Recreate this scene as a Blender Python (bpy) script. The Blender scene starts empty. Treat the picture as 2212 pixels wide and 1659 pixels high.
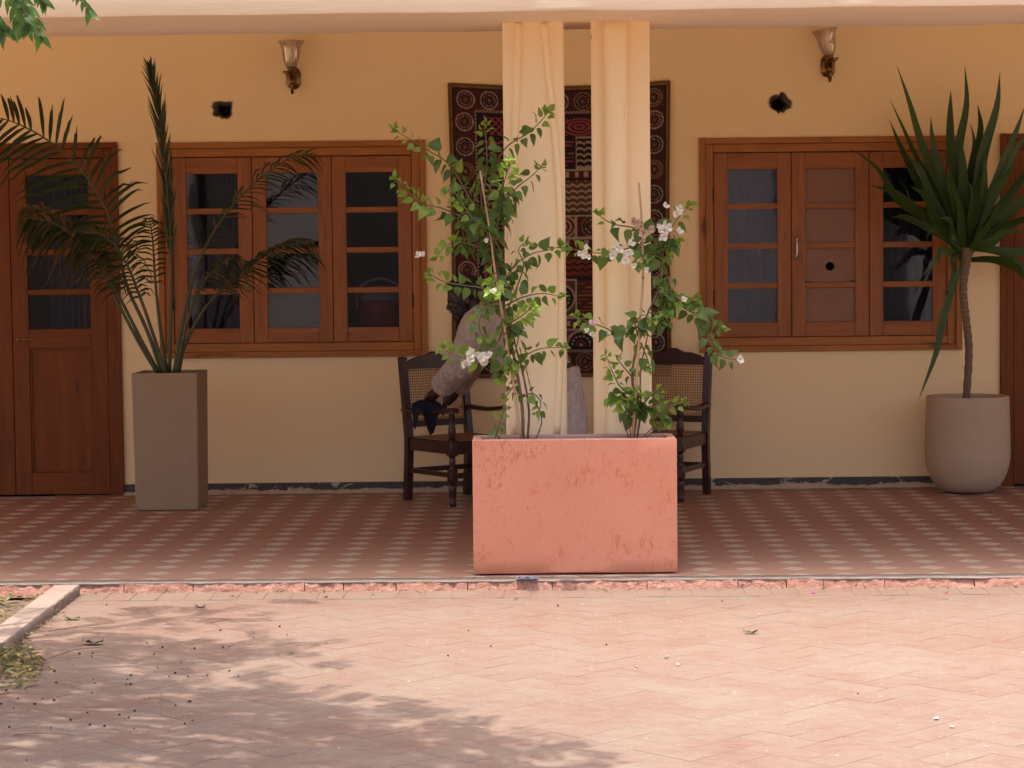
import bpy, bmesh, math, random
from mathutils import Vector, Matrix, noise, Euler
R = math.radians
rnd = random.Random(7)
scene = bpy.context.scene
COL = scene.collection

# ------------------------------------------------------------------ camera
FPX, CX, CY = 4730.0, 1106.0, 829.5            # focal length and centre for a 2212 x 1659 picture
CAM = Vector((0.0, -13.32, 1.428))
CROT = Matrix.Rotation(R(90 - 3.32), 3, 'X') @ Matrix.Rotation(R(-0.6), 3, 'Z')
cd = bpy.data.cameras.new('camera'); cam = bpy.data.objects.new('camera', cd); COL.objects.link(cam)
cd.sensor_width = 36.0; cd.lens = 36.0 * FPX / 2212.0; cd.clip_end = 2000; cd.clip_start = 0.1
cam.location = CAM; cam.rotation_euler = CROT.to_euler()
scene.camera = cam

# ------------------------------------------------------------------ sky, sun, exposure
SUN = Vector((-0.12, -0.07, 1.0)).normalized()  # towards the sun
world = bpy.data.worlds.new('World'); scene.world = world; world.use_nodes = True
wn = world.node_tree.nodes; wl = world.node_tree.links
bg = wn['Background']; sky = wn.new('ShaderNodeTexSky'); sky.sky_type = 'NISHITA'; sky.sun_disc = False
sky.sun_elevation = math.asin(SUN.z); sky.sun_rotation = math.atan2(SUN.x, SUN.y)
sky.dust_density = 6.0; sky.air_density = 0.45; sky.ozone_density = 0.0
wl.new(sky.outputs[0], bg.inputs[0]); bg.inputs[1].default_value = 0.15
sd = bpy.data.lights.new('sun', 'SUN'); sd.energy = 2.3; sd.angle = R(0.55); sd.color = (1.0, 0.93, 0.82)
so = bpy.data.objects.new('sun', sd); COL.objects.link(so)
so.rotation_euler = SUN.to_track_quat('Z', 'Y').to_euler(); so.location = (0, -8, 20)
vs = scene.view_settings; vs.view_transform = 'Standard'; vs.look = 'None'; vs.gamma = 1.0; vs.exposure = 1.68
scene.cycles.use_denoising = True
scene.cycles.max_bounces = 10; scene.cycles.diffuse_bounces = 6; scene.cycles.glossy_bounces = 4
scene.cycles.transparent_max_bounces = 24; scene.cycles.transmission_bounces = 6
scene.cycles.sample_clamp_indirect = 6.0

# ------------------------------------------------------------------ helpers
def at(px, py, Y):
    """point of the vertical plane y=Y that lies at picture position (px, py)"""
    d = CROT @ Vector(((px - CX) / FPX, -(py - CY) / FPX, -1.0))
    return CAM + d * ((Y - CAM.y) / d.y)
def atz(px, py, Z=0.0):
    d = CROT @ Vector(((px - CX) / FPX, -(py - CY) / FPX, -1.0))
    return CAM + d * ((Z - CAM.z) / d.z)
ORG = {}
def tag(o, label=None, cat=None, group=None, kind=None):
    if label: o['label'] = label
    if cat: o['category'] = cat
    if group: o['group'] = group
    if kind: o['kind'] = kind
    return o
def empty(name, loc, label=None, cat=None, group=None, kind=None):
    o = bpy.data.objects.new(name, None); COL.objects.link(o); o.location = loc; o.empty_display_size = .1
    ORG[o] = Vector(loc); return tag(o, label, cat, group, kind)
def link(name, me, parent=None, loc=None, rot=None, mats=None):
    """object with mesh me at world position loc (parents are never rotated while building)"""
    o = bpy.data.objects.new(name, me); COL.objects.link(o)
    base = ORG[parent] if parent is not None else Vector((0, 0, 0))
    w = Vector(loc) if loc is not None else base.copy()
    if parent is not None: o.parent = parent
    o.location = w - base; ORG[o] = w
    if rot is not None: o.rotation_euler = rot
    return o
class MB:
    def __init__(s): s.v = []; s.f = []; s.m = []; s.sm = True
    def add(s, vs, fs, mi=0):
        n = len(s.v); s.v += [Vector(p) for p in vs]; s.f += [tuple(i + n for i in f) for f in fs]; s.m += [mi] * len(fs); return s
    def box(s, a, b, mi=0, c=0.0, M=None):
        x0, y0, z0 = a; x1, y1, z1 = b
        if c <= 0:
            vs = [(x0,y0,z0),(x1,y0,z0),(x1,y1,z0),(x0,y1,z0),(x0,y0,z1),(x1,y0,z1),(x1,y1,z1),(x0,y1,z1)]
            fs = [(0,3,2,1),(4,5,6,7),(0,1,5,4),(1,2,6,5),(2,3,7,6),(3,0,4,7)]
        else:
            bm = bmesh.new(); bmesh.ops.create_cube(bm, size=1.0)
            for v in bm.verts:
                v.co = Vector((x0 if v.co.x < 0 else x1, y0 if v.co.y < 0 else y1, z0 if v.co.z < 0 else z1))
            bmesh.ops.bevel(bm, geom=bm.edges[:], offset=c, segments=1, affect='EDGES', profile=.5)
            bm.verts.index_update(); vs = [v.co.copy() for v in bm.verts]; fs = [tuple(v.index for v in f.verts) for f in bm.faces]; bm.free()
        if M is not None: vs = [M @ Vector(p) for p in vs]
        return s.add(vs, fs, mi)
    def tube(s, pts, rad, n=8, mi=0, caps=True, flat=None):
        pts = [Vector(p) for p in pts]
        if not hasattr(rad, '__len__'): rad = [rad] * len(pts)
        up = Vector((0.13, 0.37, 0.92)); vs = []; fs = []
        t0 = (pts[1] - pts[0]).normalized(); a = t0.cross(up)
        if a.length < .05: a = t0.cross(Vector((1, 0, 0)))
        a.normalize()
        for i, p in enumerate(pts):
            t = (pts[min(i + 1, len(pts) - 1)] - pts[max(i - 1, 0)]).normalized()
            a = (a - t * a.dot(t)).normalized(); b = t.cross(a)
            for k in range(n):
                q = 2 * math.pi * k / n
                vs.append(p + (a * math.cos(q) + b * math.sin(q)) * rad[i])
        for i in range(len(pts) - 1):
            for k in range(n):
                fs.append((i*n+k, i*n+(k+1) % n, (i+1)*n+(k+1) % n, (i+1)*n+k))
        if caps: fs.append(tuple(reversed(range(n)))); fs.append(tuple(range((len(pts)-1)*n, len(pts)*n)))
        return s.add(vs, fs, mi)
    def lathe(s, prof, c=(0, 0, 0), n=20, mi=0, capb=True, capt=True, M=None, wob=0):
        vs = []; fs = []; c = Vector(c)
        for r, z in prof:
            for k in range(n):
                q = 2 * math.pi * k / n
                rr = r * (1 + wob * math.cos(q * n / 2 if wob else 0))
                p = Vector((rr * math.cos(q), rr * math.sin(q), z))
                if M is not None: p = M @ p
                vs.append(p + c)
        for i in range(len(prof) - 1):
            for k in range(n): fs.append((i*n+k, i*n+(k+1) % n, (i+1)*n+(k+1) % n, (i+1)*n+k))
        if capb: fs.append(tuple(reversed(range(n))))
        if capt: fs.append(tuple(range((len(prof)-1)*n, len(prof)*n)))
        return s.add(vs, fs, mi)
    def loft(s, rings, mi=0, caps=True):
        n = len(rings[0]); vs = [p for r in rings for p in r]; fs = []
        for i in range(len(rings) - 1):
            for k in range(n): fs.append((i*n+k, i*n+(k+1) % n, (i+1)*n+(k+1) % n, (i+1)*n+k))
        if caps: fs.append(tuple(reversed(range(n)))); fs.append(tuple(range((len(rings)-1)*n, len(rings)*n)))
        return s.add(vs, fs, mi)
    def blob(s, c, ax, rad, n=14, m=9, mi=0):
        c = Vector(c); vs = []; fs = []
        for i in range(m + 1):
            th = math.pi * (i + .001) / (m + .002)
            for k in range(n):
                q = 2 * math.pi * k / n
                l = Vector((math.sin(th) * math.cos(q) * rad[0], math.sin(th) * math.sin(q) * rad[1], math.cos(th) * rad[2]))
                vs.append(c + ax[0] * l.x + ax[1] * l.y + ax[2] * l.z)
        for i in range(m):
            for k in range(n): fs.append((i*n+k, (i+1)*n+k, (i+1)*n+(k+1) % n, i*n+(k+1) % n))
        return s.add(vs, fs, mi)
    def ribbon(s, pts, wid, side, fold=0.0, mi=0):
        """flat leaf with midrib along pts; side = list of side vectors, fold lifts the edges"""
        vs = []; fs = []; N = len(pts)
        for i, p in enumerate(pts):
            p = Vector(p); t = (Vector(pts[min(i+1, N-1)]) - Vector(pts[max(i-1, 0)])).normalized()
            sv = side[i] if isinstance(side, list) else side
            sv = (sv - t * sv.dot(t)).normalized(); nn = sv.cross(t)
            w = wid[i]
            vs += [p - sv * w + nn * fold * w, p, p + sv * w + nn * fold * w]
        for i in range(N - 1):
            a = i * 3; fs += [(a, a+1, a+4, a+3), (a+1, a+2, a+5, a+4)]
        return s.add(vs, fs, mi)
    def mesh(s, name, mats, org=Vector((0, 0, 0)), smooth=False):
        me = bpy.data.meshes.new(name); me.from_pydata([p - org for p in s.v], [], s.f); 
        for m in (mats if isinstance(mats, (list, tuple)) else [mats]): me.materials.append(m)
        me.polygons.foreach_set('material_index', s.m)
        if smooth: me.polygons.foreach_set('use_smooth', [True] * len(s.f))
        me.update(); return me
    def build(s, name, mats, parent=None, smooth=False, loc=None):
        org = ORG[parent] if parent is not None else (Vector(loc) if loc is not None else Vector((0, 0, 0)))
        return link(name, s.mesh(name, mats, org, smooth), parent, org)
def smooth_angle(o, ang=35):
    me = o.data; bm = bmesh.new(); bm.from_mesh(me)
    for f in bm.faces: f.smooth = True
    for e in bm.edges:
        if len(e.link_faces) == 2 and e.calc_face_angle(0) > R(ang): e.smooth = False
    bm.to_mesh(me); bm.free(); return o
def curve(pts, n=24):
    P = [Vector(p) for p in pts]; P = [P[0] * 2 - P[1]] + P + [P[-1] * 2 - P[-2]]; out = []
    segs = len(P) - 3; per = max(2, round(n / segs))
    for i in range(segs):
        a, b, c, d = P[i:i+4]
        for k in range(per):
            t = k / per
            out.append(.5 * ((2*b) + (c - a) * t + (2*a - 5*b + 4*c - d) * t*t + (3*b - a - 3*c + d) * t**3))
    out.append(P[-2]); return out
def frame_rot(y, z):
    """rotation whose local +Y follows y and local +Z leans to z"""
    y = y.normalized(); z = (z - y * z.dot(y)).normalized(); x = y.cross(z)
    return Matrix((x, y, z)).transposed().to_euler()
def rect(tl, tr, bl, br, Y=0.0):
    a, b, c, d = at(*tl, Y), at(*tr, Y), at(*bl, Y), at(*br, Y)
    return (a.x + c.x) / 2, (b.x + d.x) / 2, (c.z + d.z) / 2, (a.z + b.z) / 2   # x0,x1,z0,z1

# ------------------------------------------------------------------ materials
class NT:
    def __init__(s, name):
        s.m = bpy.data.materials.new(name); s.m.use_nodes = True; s.t = s.m.node_tree; s.b = s.t.nodes['Principled BSDF']; s.out = s.t.nodes['Material Output']
        s.tc = None
    def n(s, typ, **kw):
        nd = s.t.nodes.new(typ)
        for k, v in kw.items(): setattr(nd, k, v)
        return nd
    def l(s, a, b): s.t.links.new(a, b)
    def coord(s, kind='Object', scale=(1, 1, 1), rot=(0, 0, 0)):
        if kind == 'World': src = s.n('ShaderNodeNewGeometry').outputs['Position']
        else: src = s.n('ShaderNodeTexCoord').outputs[kind]
        mp = s.n('ShaderNodeMapping'); mp.inputs['Scale'].default_value = scale; mp.inputs['Rotation'].default_value = rot
        s.l(src, mp.inputs[0]); return mp.outputs[0]
    def noise(s, co, scale=5, detail=5, rough=.55, dist=0):
        nd = s.n('ShaderNodeTexNoise'); nd.inputs['Scale'].default_value = scale; nd.inputs['Detail'].default_value = detail
        nd.inputs['Roughness'].default_value = rough; nd.inputs['Distortion'].default_value = dist; s.l(co, nd.inputs['Vector']); return nd.outputs['Fac']
    def ramp(s, fac, stops):
        nd = s.n('ShaderNodeValToRGB'); e = nd.color_ramp.elements
        while len(e) < len(stops): e.new(.5)
        for q, (p, c) in zip(e, stops): q.position = p; q.color = (*c, 1) if len(c) == 3 else c
        s.l(fac, nd.inputs[0]); return nd.outputs[0]
    def step(s, fac, a, b):
        nd = s.n('ShaderNodeMapRange'); nd.inputs['From Min'].default_value = a; nd.inputs['From Max'].default_value = b; nd.clamp = True
        s.l(fac, nd.inputs['Value']); return nd.outputs[0]
    def mix(s, fac, a, b, mode='MIX'):
        nd = s.n('ShaderNodeMix', data_type='RGBA', blend_type=mode)
        for sock, v in ((nd.inputs[0], fac), (nd.inputs[6], a), (nd.inputs[7], b)):
            if isinstance(v, bpy.types.NodeSocket): s.l(v, sock)
            elif isinstance(v, (int, float)): sock.default_value = v
            else: sock.default_value = (*v, 1)
        return nd.outputs[2]
    def math(s, op, a, b=0.0):
        nd = s.n('ShaderNodeMath', operation=op)
        for i, v in enumerate((a, b)):
            if isinstance(v, bpy.types.NodeSocket): s.l(v, nd.inputs[i])
            else: nd.inputs[i].default_value = v
        return nd.outputs[0]
    def random(s): return s.n('ShaderNodeObjectInfo').outputs['Random']
    def col(s, v):
        if isinstance(v, bpy.types.NodeSocket): s.l(v, s.b.inputs['Base Color'])
        else: s.b.inputs['Base Color'].default_value = (*v, 1)
        return s
    def set(s, **kw):
        for k, v in kw.items():
            k = k.replace('_', ' ')
            if isinstance(v, bpy.types.NodeSocket): s.l(v, s.b.inputs[k])
            else: s.b.inputs[k].default_value = v
        return s
    def bump(s, h, strength=.3, dist=.01):
        nd = s.n('ShaderNodeBump'); nd.inputs['Strength'].default_value = strength; nd.inputs['Distance'].default_value = dist
        s.l(h, nd.inputs['Height']); s.l(nd.outputs[0], s.b.inputs['Normal']); return s

def m_wall():
    t = NT('painted_plaster'); co = t.coord('World')
    a = t.noise(co, 1.3, 4); b = t.noise(co, 9, 6, .6); c = t.noise(co, 160, 3, .6)
    base = t.mix(t.step(a, .3, .7), (.90, .685, .37), (.92, .705, .39))
    base = t.mix(t.math('MULTIPLY', t.step(b, .56, .8), .22), base, (.78, .59, .35))
    t.col(base).set(Roughness=.62, Specular_IOR_Level=.3)
    h = t.math('ADD', t.math('MULTIPLY', b, .6), t.math('MULTIPLY', c, .12)); t.bump(h, .22, .012); return t.m
def m_pillar():
    t = NT('old_cream_paint'); co = t.coord('World', (1, 1, .35)); co2 = t.coord('World')
    a = t.noise(co, 3, 5); b = t.noise(co2, 14, 6, .62); c = t.noise(co, 26, 6, .7, .6)
    sep = t.n('ShaderNodeSeparateXYZ'); t.l(t.n('ShaderNodeNewGeometry').outputs['Position'], sep.inputs[0]); z = sep.outputs[2]
    base = t.mix(t.step(a, .3, .7), (.91, .68, .385), (.92, .70, .41))
    pale = t.math('MULTIPLY', t.step(z, 1.35, .5), t.step(b, .25, .7)); base = t.mix(t.math('MULTIPLY', pale, .7), base, (.86, .76, .58))   # washed-out damp paint near the foot
    chip = t.math('MULTIPLY', t.step(c, .655, .675), t.step(t.noise(co2, 2.6, 3), .50, .60)); base = t.mix(chip, base, (.33, .27, .17))
    t.col(base).set(Roughness=.5); h = t.math('SUBTRACT', t.math('MULTIPLY', b, .7), t.math('MULTIPLY', chip, .35)); t.bump(h, .12, .010); return t.m
def m_beam():
    t = NT('beam_plaster'); co = t.coord('World', (.45, 3, 3)); co2 = t.coord('World')
    a = t.noise(co, 7, 7, .65, .4); b = t.noise(co2, 30, 5)
    base = t.mix(t.step(a, .35, .7), (.88, .70, .51), (.91, .75, .57)); base = t.mix(t.math('MULTIPLY', t.step(a, .60, .66), .5), base, (.9, .76, .6))
    t.col(base).set(Roughness=.7); t.bump(t.math('ADD', a, t.math('MULTIPLY', b, .2)), .35, .02); return t.m
def m_wood(name, axis, c1=(.25, .080, .020), c2=(.40, .145, .040), c3=(.12, .034, .010), rough=.38):
    t = NT(name); k = {'x': (1.6, 22, 22), 'z': (22, 22, 1.6), 'y': (22, 1.6, 22)}[axis]; k2 = {'x': (2, 9, 9), 'z': (9, 9, 2), 'y': (9, 2, 9)}[axis]
    co = t.coord('World', k); co2 = t.coord('World', k2)
    a = t.noise(co, 1.6, 6, .62, .8); b = t.noise(co2, .8, 3); kn = t.noise(co2, 1.1, 3, .5)
    base = t.mix(t.step(a, .28, .72), c1, c2); base = t.mix(t.math('MULTIPLY', t.step(b, .5, .75), .45), base, c3)
    base = t.mix(t.math('MULTIPLY', t.step(kn, .66, .74), .75), base, (.035, .010, .005))
    t.col(base).set(Roughness=t.math('ADD', t.math('MULTIPLY', a, .25), rough - .1), Specular_IOR_Level=.25)
    t.bump(a, .12, .004); return t.m
def m_plain(name, c, rough=.6, var=.15, scale=20, bump=.15, dist=.004, metal=0.0, spec=.5, c2=None):
    t = NT(name); co = t.coord('Object'); a = t.noise(co, scale, 5, .6); q = c2 or tuple(x * (1 - var) for x in c)
    t.col(t.mix(t.step(a, .3, .7), q, c)).set(Roughness=rough, Metallic=metal, Specular_IOR_Level=spec)
    if bump: t.bump(a, bump, dist)
    return t.m
def m_glass():
    t = NT('window_glass'); t.t.nodes.remove(t.b)
    tr = t.n('ShaderNodeBsdfTransparent'); tr.inputs[0].default_value = (.62, .62, .66, 1)
    gl = t.n('ShaderNodeBsdfGlossy'); gl.inputs['Roughness'].default_value = .03; gl.inputs[0].default_value = (.95, .95, 1, 1)
    fr = t.n('ShaderNodeFresnel'); fr.inputs[0].default_value = 1.52
    co = t.coord('World'); a = t.noise(co, 2.2, 2); bp = t.n('ShaderNodeBump'); bp.inputs['Strength'].default_value = .05; bp.inputs['Distance'].default_value = .02
    t.l(a, bp.inputs['Height']); t.l(bp.outputs[0], gl.inputs['Normal'])
    mx = t.n('ShaderNodeMixShader'); t.l(fr.outputs[0], mx.inputs[0]); t.l(tr.outputs[0], mx.inputs[1]); t.l(gl.outputs[0], mx.inputs[2]); t.l(mx.outputs[0], t.out.inputs[0]); return t.m
def m_amber():
    t = NT('smoked_ribbed_glass'); t.t.nodes.remove(t.b)
    tr = t.n('ShaderNodeBsdfTransparent'); tr.inputs[0].default_value = (.93, .84, .68, 1)
    gl = t.n('ShaderNodeBsdfGlossy'); gl.inputs['Roughness'].default_value = .06; gl.inputs[0].default_value = (1, .93, .82, 1)
    df = t.n('ShaderNodeBsdfDiffuse'); df.inputs[0].default_value = (.80, .66, .46, 1)
    lw = t.n('ShaderNodeLayerWeight'); lw.inputs[0].default_value = .35
    m1 = t.n('ShaderNodeMixShader'); m1.inputs[0].default_value = .30; t.l(tr.outputs[0], m1.inputs[1]); t.l(df.outputs[0], m1.inputs[2])
    m2 = t.n('ShaderNodeMixShader'); t.l(t.math('ADD', t.math('MULTIPLY', lw.outputs['Fresnel'], .8), .06), m2.inputs[0]); t.l(m1.outputs[0], m2.inputs[1]); t.l(gl.outputs[0], m2.inputs[2])
    t.l(m2.outputs[0], t.out.inputs[0]); return t.m
def m_leaf(name, c, c2, trans=.35, rough=.42, tcol=None, spec=.5):
    t = NT(name); r = t.random(); co = t.coord('Object'); a = t.noise(co, 6, 3)
    base = t.mix(r, c, c2); base = t.mix(t.math('MULTIPLY', t.step(a, .55, .8), .3), base, tuple(x * 1.35 for x in c2))
    t.col(base).set(Roughness=rough, Specular_IOR_Level=spec)
    tl = t.n('ShaderNodeBsdfTranslucent'); tc = t.mix(.5, base, tcol or tuple(x * 1.6 for x in c2)); t.l(tc, tl.inputs[0])
    mx = t.n('ShaderNodeMixShader'); mx.inputs[0].default_value = trans; t.l(t.b.outputs[0], mx.inputs[1]); t.l(tl.outputs[0], mx.inputs[2]); t.l(mx.outputs[0], t.out.inputs[0]); return t.m
def m_brick():
    t = NT('dusty_paving_brick'); r = t.random(); co = t.coord('World'); st = t.coord('World', (1, 2.6, 1))
    a = t.noise(co, 1.9, 5, .6); b = t.noise(st, 34, 8, .72, .7); c = t.noise(co, 130, 4, .7); d = t.noise(st, 8, 7, .7, .8)
    red = t.mix(r, (.155, .077, .059), (.173, .098, .076)); dust = t.mix(t.step(c, .3, .7), (.174, .131, .104), (.202, .158, .129))
    f = t.math('ADD', t.math('MULTIPLY', t.step(a, .28, .60), .40), t.math('MULTIPLY', t.step(d, .34, .56), .45))
    f = t.math('ADD', f, t.math('MULTIPLY', t.math('SUBTRACT', r, .25), .15))
    nd = t.n('ShaderNodeClamp'); t.l(f, nd.inputs[0]); f = nd.outputs[0]
    base = t.mix(f, red, dust); base = t.mix(t.math('MULTIPLY', t.step(b, .54, .64), .55), base, (.122, .078, .062)); base = t.mix(t.math('MULTIPLY', t.step(b, .44, .35), .55), base, (.22, .19, .158))
    spk = t.step(t.noise(co, 55, 2, .4), .755, .775); base = t.mix(spk, base, (.36, .32, .275))
    t.col(base).set(Roughness=.85, Specular_IOR_Level=.2); t.bump(t.math('ADD', b, t.math('MULTIPLY', c, .35)), .5, .008); return t.m
def m_dust():
    t = NT('dusty_joint_sand'); co = t.coord('World'); a = t.noise(co, 3, 5); c = t.noise(co, 90, 4, .7)
    t.col(t.mix(t.step(a, .3, .7), (.145, .115, .092), (.172, .141, .115))).set(Roughness=.95, Specular_IOR_Level=.1); t.bump(c, .3, .004); return t.m
def m_tile(name, c, c2):
    t = NT(name); r = t.random(); co = t.coord('World'); a = t.noise(co, 4, 5, .6); b = t.noise(co, 45, 5, .65)
    base = t.mix(t.step(a, .3, .7), c, c2); base = t.mix(t.math('MULTIPLY', t.step(b, .55, .75), .25), base, tuple(x * .72 for x in c)); base = t.mix(t.math('MULTIPLY', r, .16), base, tuple(x * .7 for x in c))
    sep = t.n('ShaderNodeSeparateXYZ'); t.l(t.n('ShaderNodeNewGeometry').outputs['Position'], sep.inputs[0])
    dust = t.math('MULTIPLY', t.step(t.math('ADD', sep.outputs[1], t.math('MULTIPLY', a, .5)), -1.6, -3.5), .42); base = t.mix(dust, base, (.42, .31, .255))   # courtyard dust blown onto the outer rows
    t.col(base).set(Roughness=t.math('ADD', .42, t.math('MULTIPLY', a, .25)), Specular_IOR_Level=.4); t.bump(b, .08, .003); return t.m
def m_stone(name, c, c2, c3, scale=12, bump=.8, dist=.015):
    t = NT(name); co = t.coord('World'); a = t.noise(co, scale, 7, .7, .8); b = t.noise(co, scale * 6, 5, .65); e = t.noise(co, 3.5, 4)
    base = t.mix(t.step(a, .35, .65), c, c2); base = t.mix(t.step(b, .58, .72), base, c3); base = t.mix(t.math('MULTIPLY', t.step(e, .45, .7), .5), base, c2)
    t.col(base).set(Roughness=.9, Specular_IOR_Level=.2); t.bump(t.math('ADD', a, t.math('MULTIPLY', b, .5)), bump, dist); return t.m
def m_pink():
    t = NT('limewashed_pink_plaster'); co = t.coord('Object'); st = t.coord('Object', (1.6, 1, .8))
    a = t.noise(co, 3.2, 4, .55); b = t.noise(co, 15, 8, .72, 1.2); c = t.noise(st, 26, 7, .7, 1.0); d = t.noise(co, 150, 3, .6); e = t.noise(co, 5, 6, .6, .8)
    base = t.mix(t.step(a, .3, .7), (.61, .24, .145), (.645, .27, .175))
    lo = t.math('MULTIPLY', t.step(c, .52, .60), t.step(e, .47, .60)); base = t.mix(t.math('MULTIPLY', lo, .70), base, (.50, .145, .072))
    ring = t.math('SUBTRACT', t.step(b, .60, .615), t.step(b, .635, .65)); base = t.mix(t.math('MULTIPLY', ring, .55), base, (.55, .13, .075))
    base = t.mix(t.math('MULTIPLY', t.step(b, .30, .26), .55), base, (.80, .36, .26))
    sep = t.n('ShaderNodeSeparateXYZ'); t.l(co, sep.inputs[0]); foot = t.math('MULTIPLY', t.step(t.math('ADD', sep.outputs[2], t.math('MULTIPLY', b, .09)), .10, .045), .55)
    base = t.mix(foot, base, (.55, .25, .16)); t.col(base).set(Roughness=.6, Specular_IOR_Level=.35)
    t.bump(t.math('ADD', t.math('MULTIPLY', b, .5), t.math('MULTIPLY', d, .12)), .3, .008); return t.m
def m_skirt():
    t = NT('dark_slate_skirting'); co = t.coord('World', (1, 1, 2.2)); a = t.noise(co, 7, 6, .65, .8); b = t.noise(co, 45, 5, .7)
    base = t.mix(t.step(b, .3, .7), (.045, .038, .034), (.10, .086, .075)); base = t.mix(t.step(a, .585, .61), base, (.50, .40, .27))
    t.col(base).set(Roughness=.7); t.bump(t.math('ADD', a, t.math('MULTIPLY', b, .3)), .5, .01); return t.m
def m_cane():
    t = NT('woven_cane'); co = t.coord('Object', (1, 1, 1)); sep = t.n('ShaderNodeSeparateXYZ'); t.l(co, sep.inputs[0])
    P = .0155
    def holes(ox, oz):
        xx = t.math('SUBTRACT', t.math('FRACT', t.math('ADD', t.math('DIVIDE', sep.outputs[0], P), ox)), .5); zz = t.math('SUBTRACT', t.math('FRACT', t.math('ADD', t.math('DIVIDE', sep.outputs[2], P), oz)), .5)
        return t.math('SQRT', t.math('ADD', t.math('MULTIPLY', xx, xx), t.math('MULTIPLY', zz, zz)))
    h = t.math('LESS_THAN', holes(0.03, 0.03), .30)
    a = t.noise(co, 60, 3); t.col(t.mix(a, (.34, .185, .075), (.46, .28, .125))).set(Roughness=.45)
    tr = t.n('ShaderNodeBsdfTransparent'); mx = t.n('ShaderNodeMixShader'); t.l(h, mx.inputs[0]); t.l(t.b.outputs[0], mx.inputs[1]); t.l(tr.outputs[0], mx.inputs[2]); t.l(mx.outputs[0], t.out.inputs[0]); return t.m
def m_attr():
    t = NT('embroidered_cotton'); at_ = t.n('ShaderNodeVertexColor'); at_.layer_name = 'stitch'; co = t.coord('Object'); a = t.noise(co, 240, 3); b = t.noise(co, 6, 4)
    t.col(t.mix(t.math('MULTIPLY', b, .25), at_.outputs[0], (.05, .03, .025))).set(Roughness=.9, Specular_IOR_Level=.1, Sheen_Weight=.1); t.bump(a, .4, .003); return t.m
def m_cloth(name, c, c2):
    t = NT(name); co = t.coord('Object'); a = t.noise(co, 7, 4); b = t.noise(co, 300, 2); w = t.noise(t.coord('Object', (1.0, 1.0, .45), (0, .7, 0)), 17, 5, .55, 1.4)
    t.col(t.mix(a, c, c2)).set(Roughness=.9, Specular_IOR_Level=.1, Sheen_Weight=.08); t.bump(t.math('ADD', t.math('MULTIPLY', w, 1.6), t.math('MULTIPLY', b, .05)), .8, .05); return t.m

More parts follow.
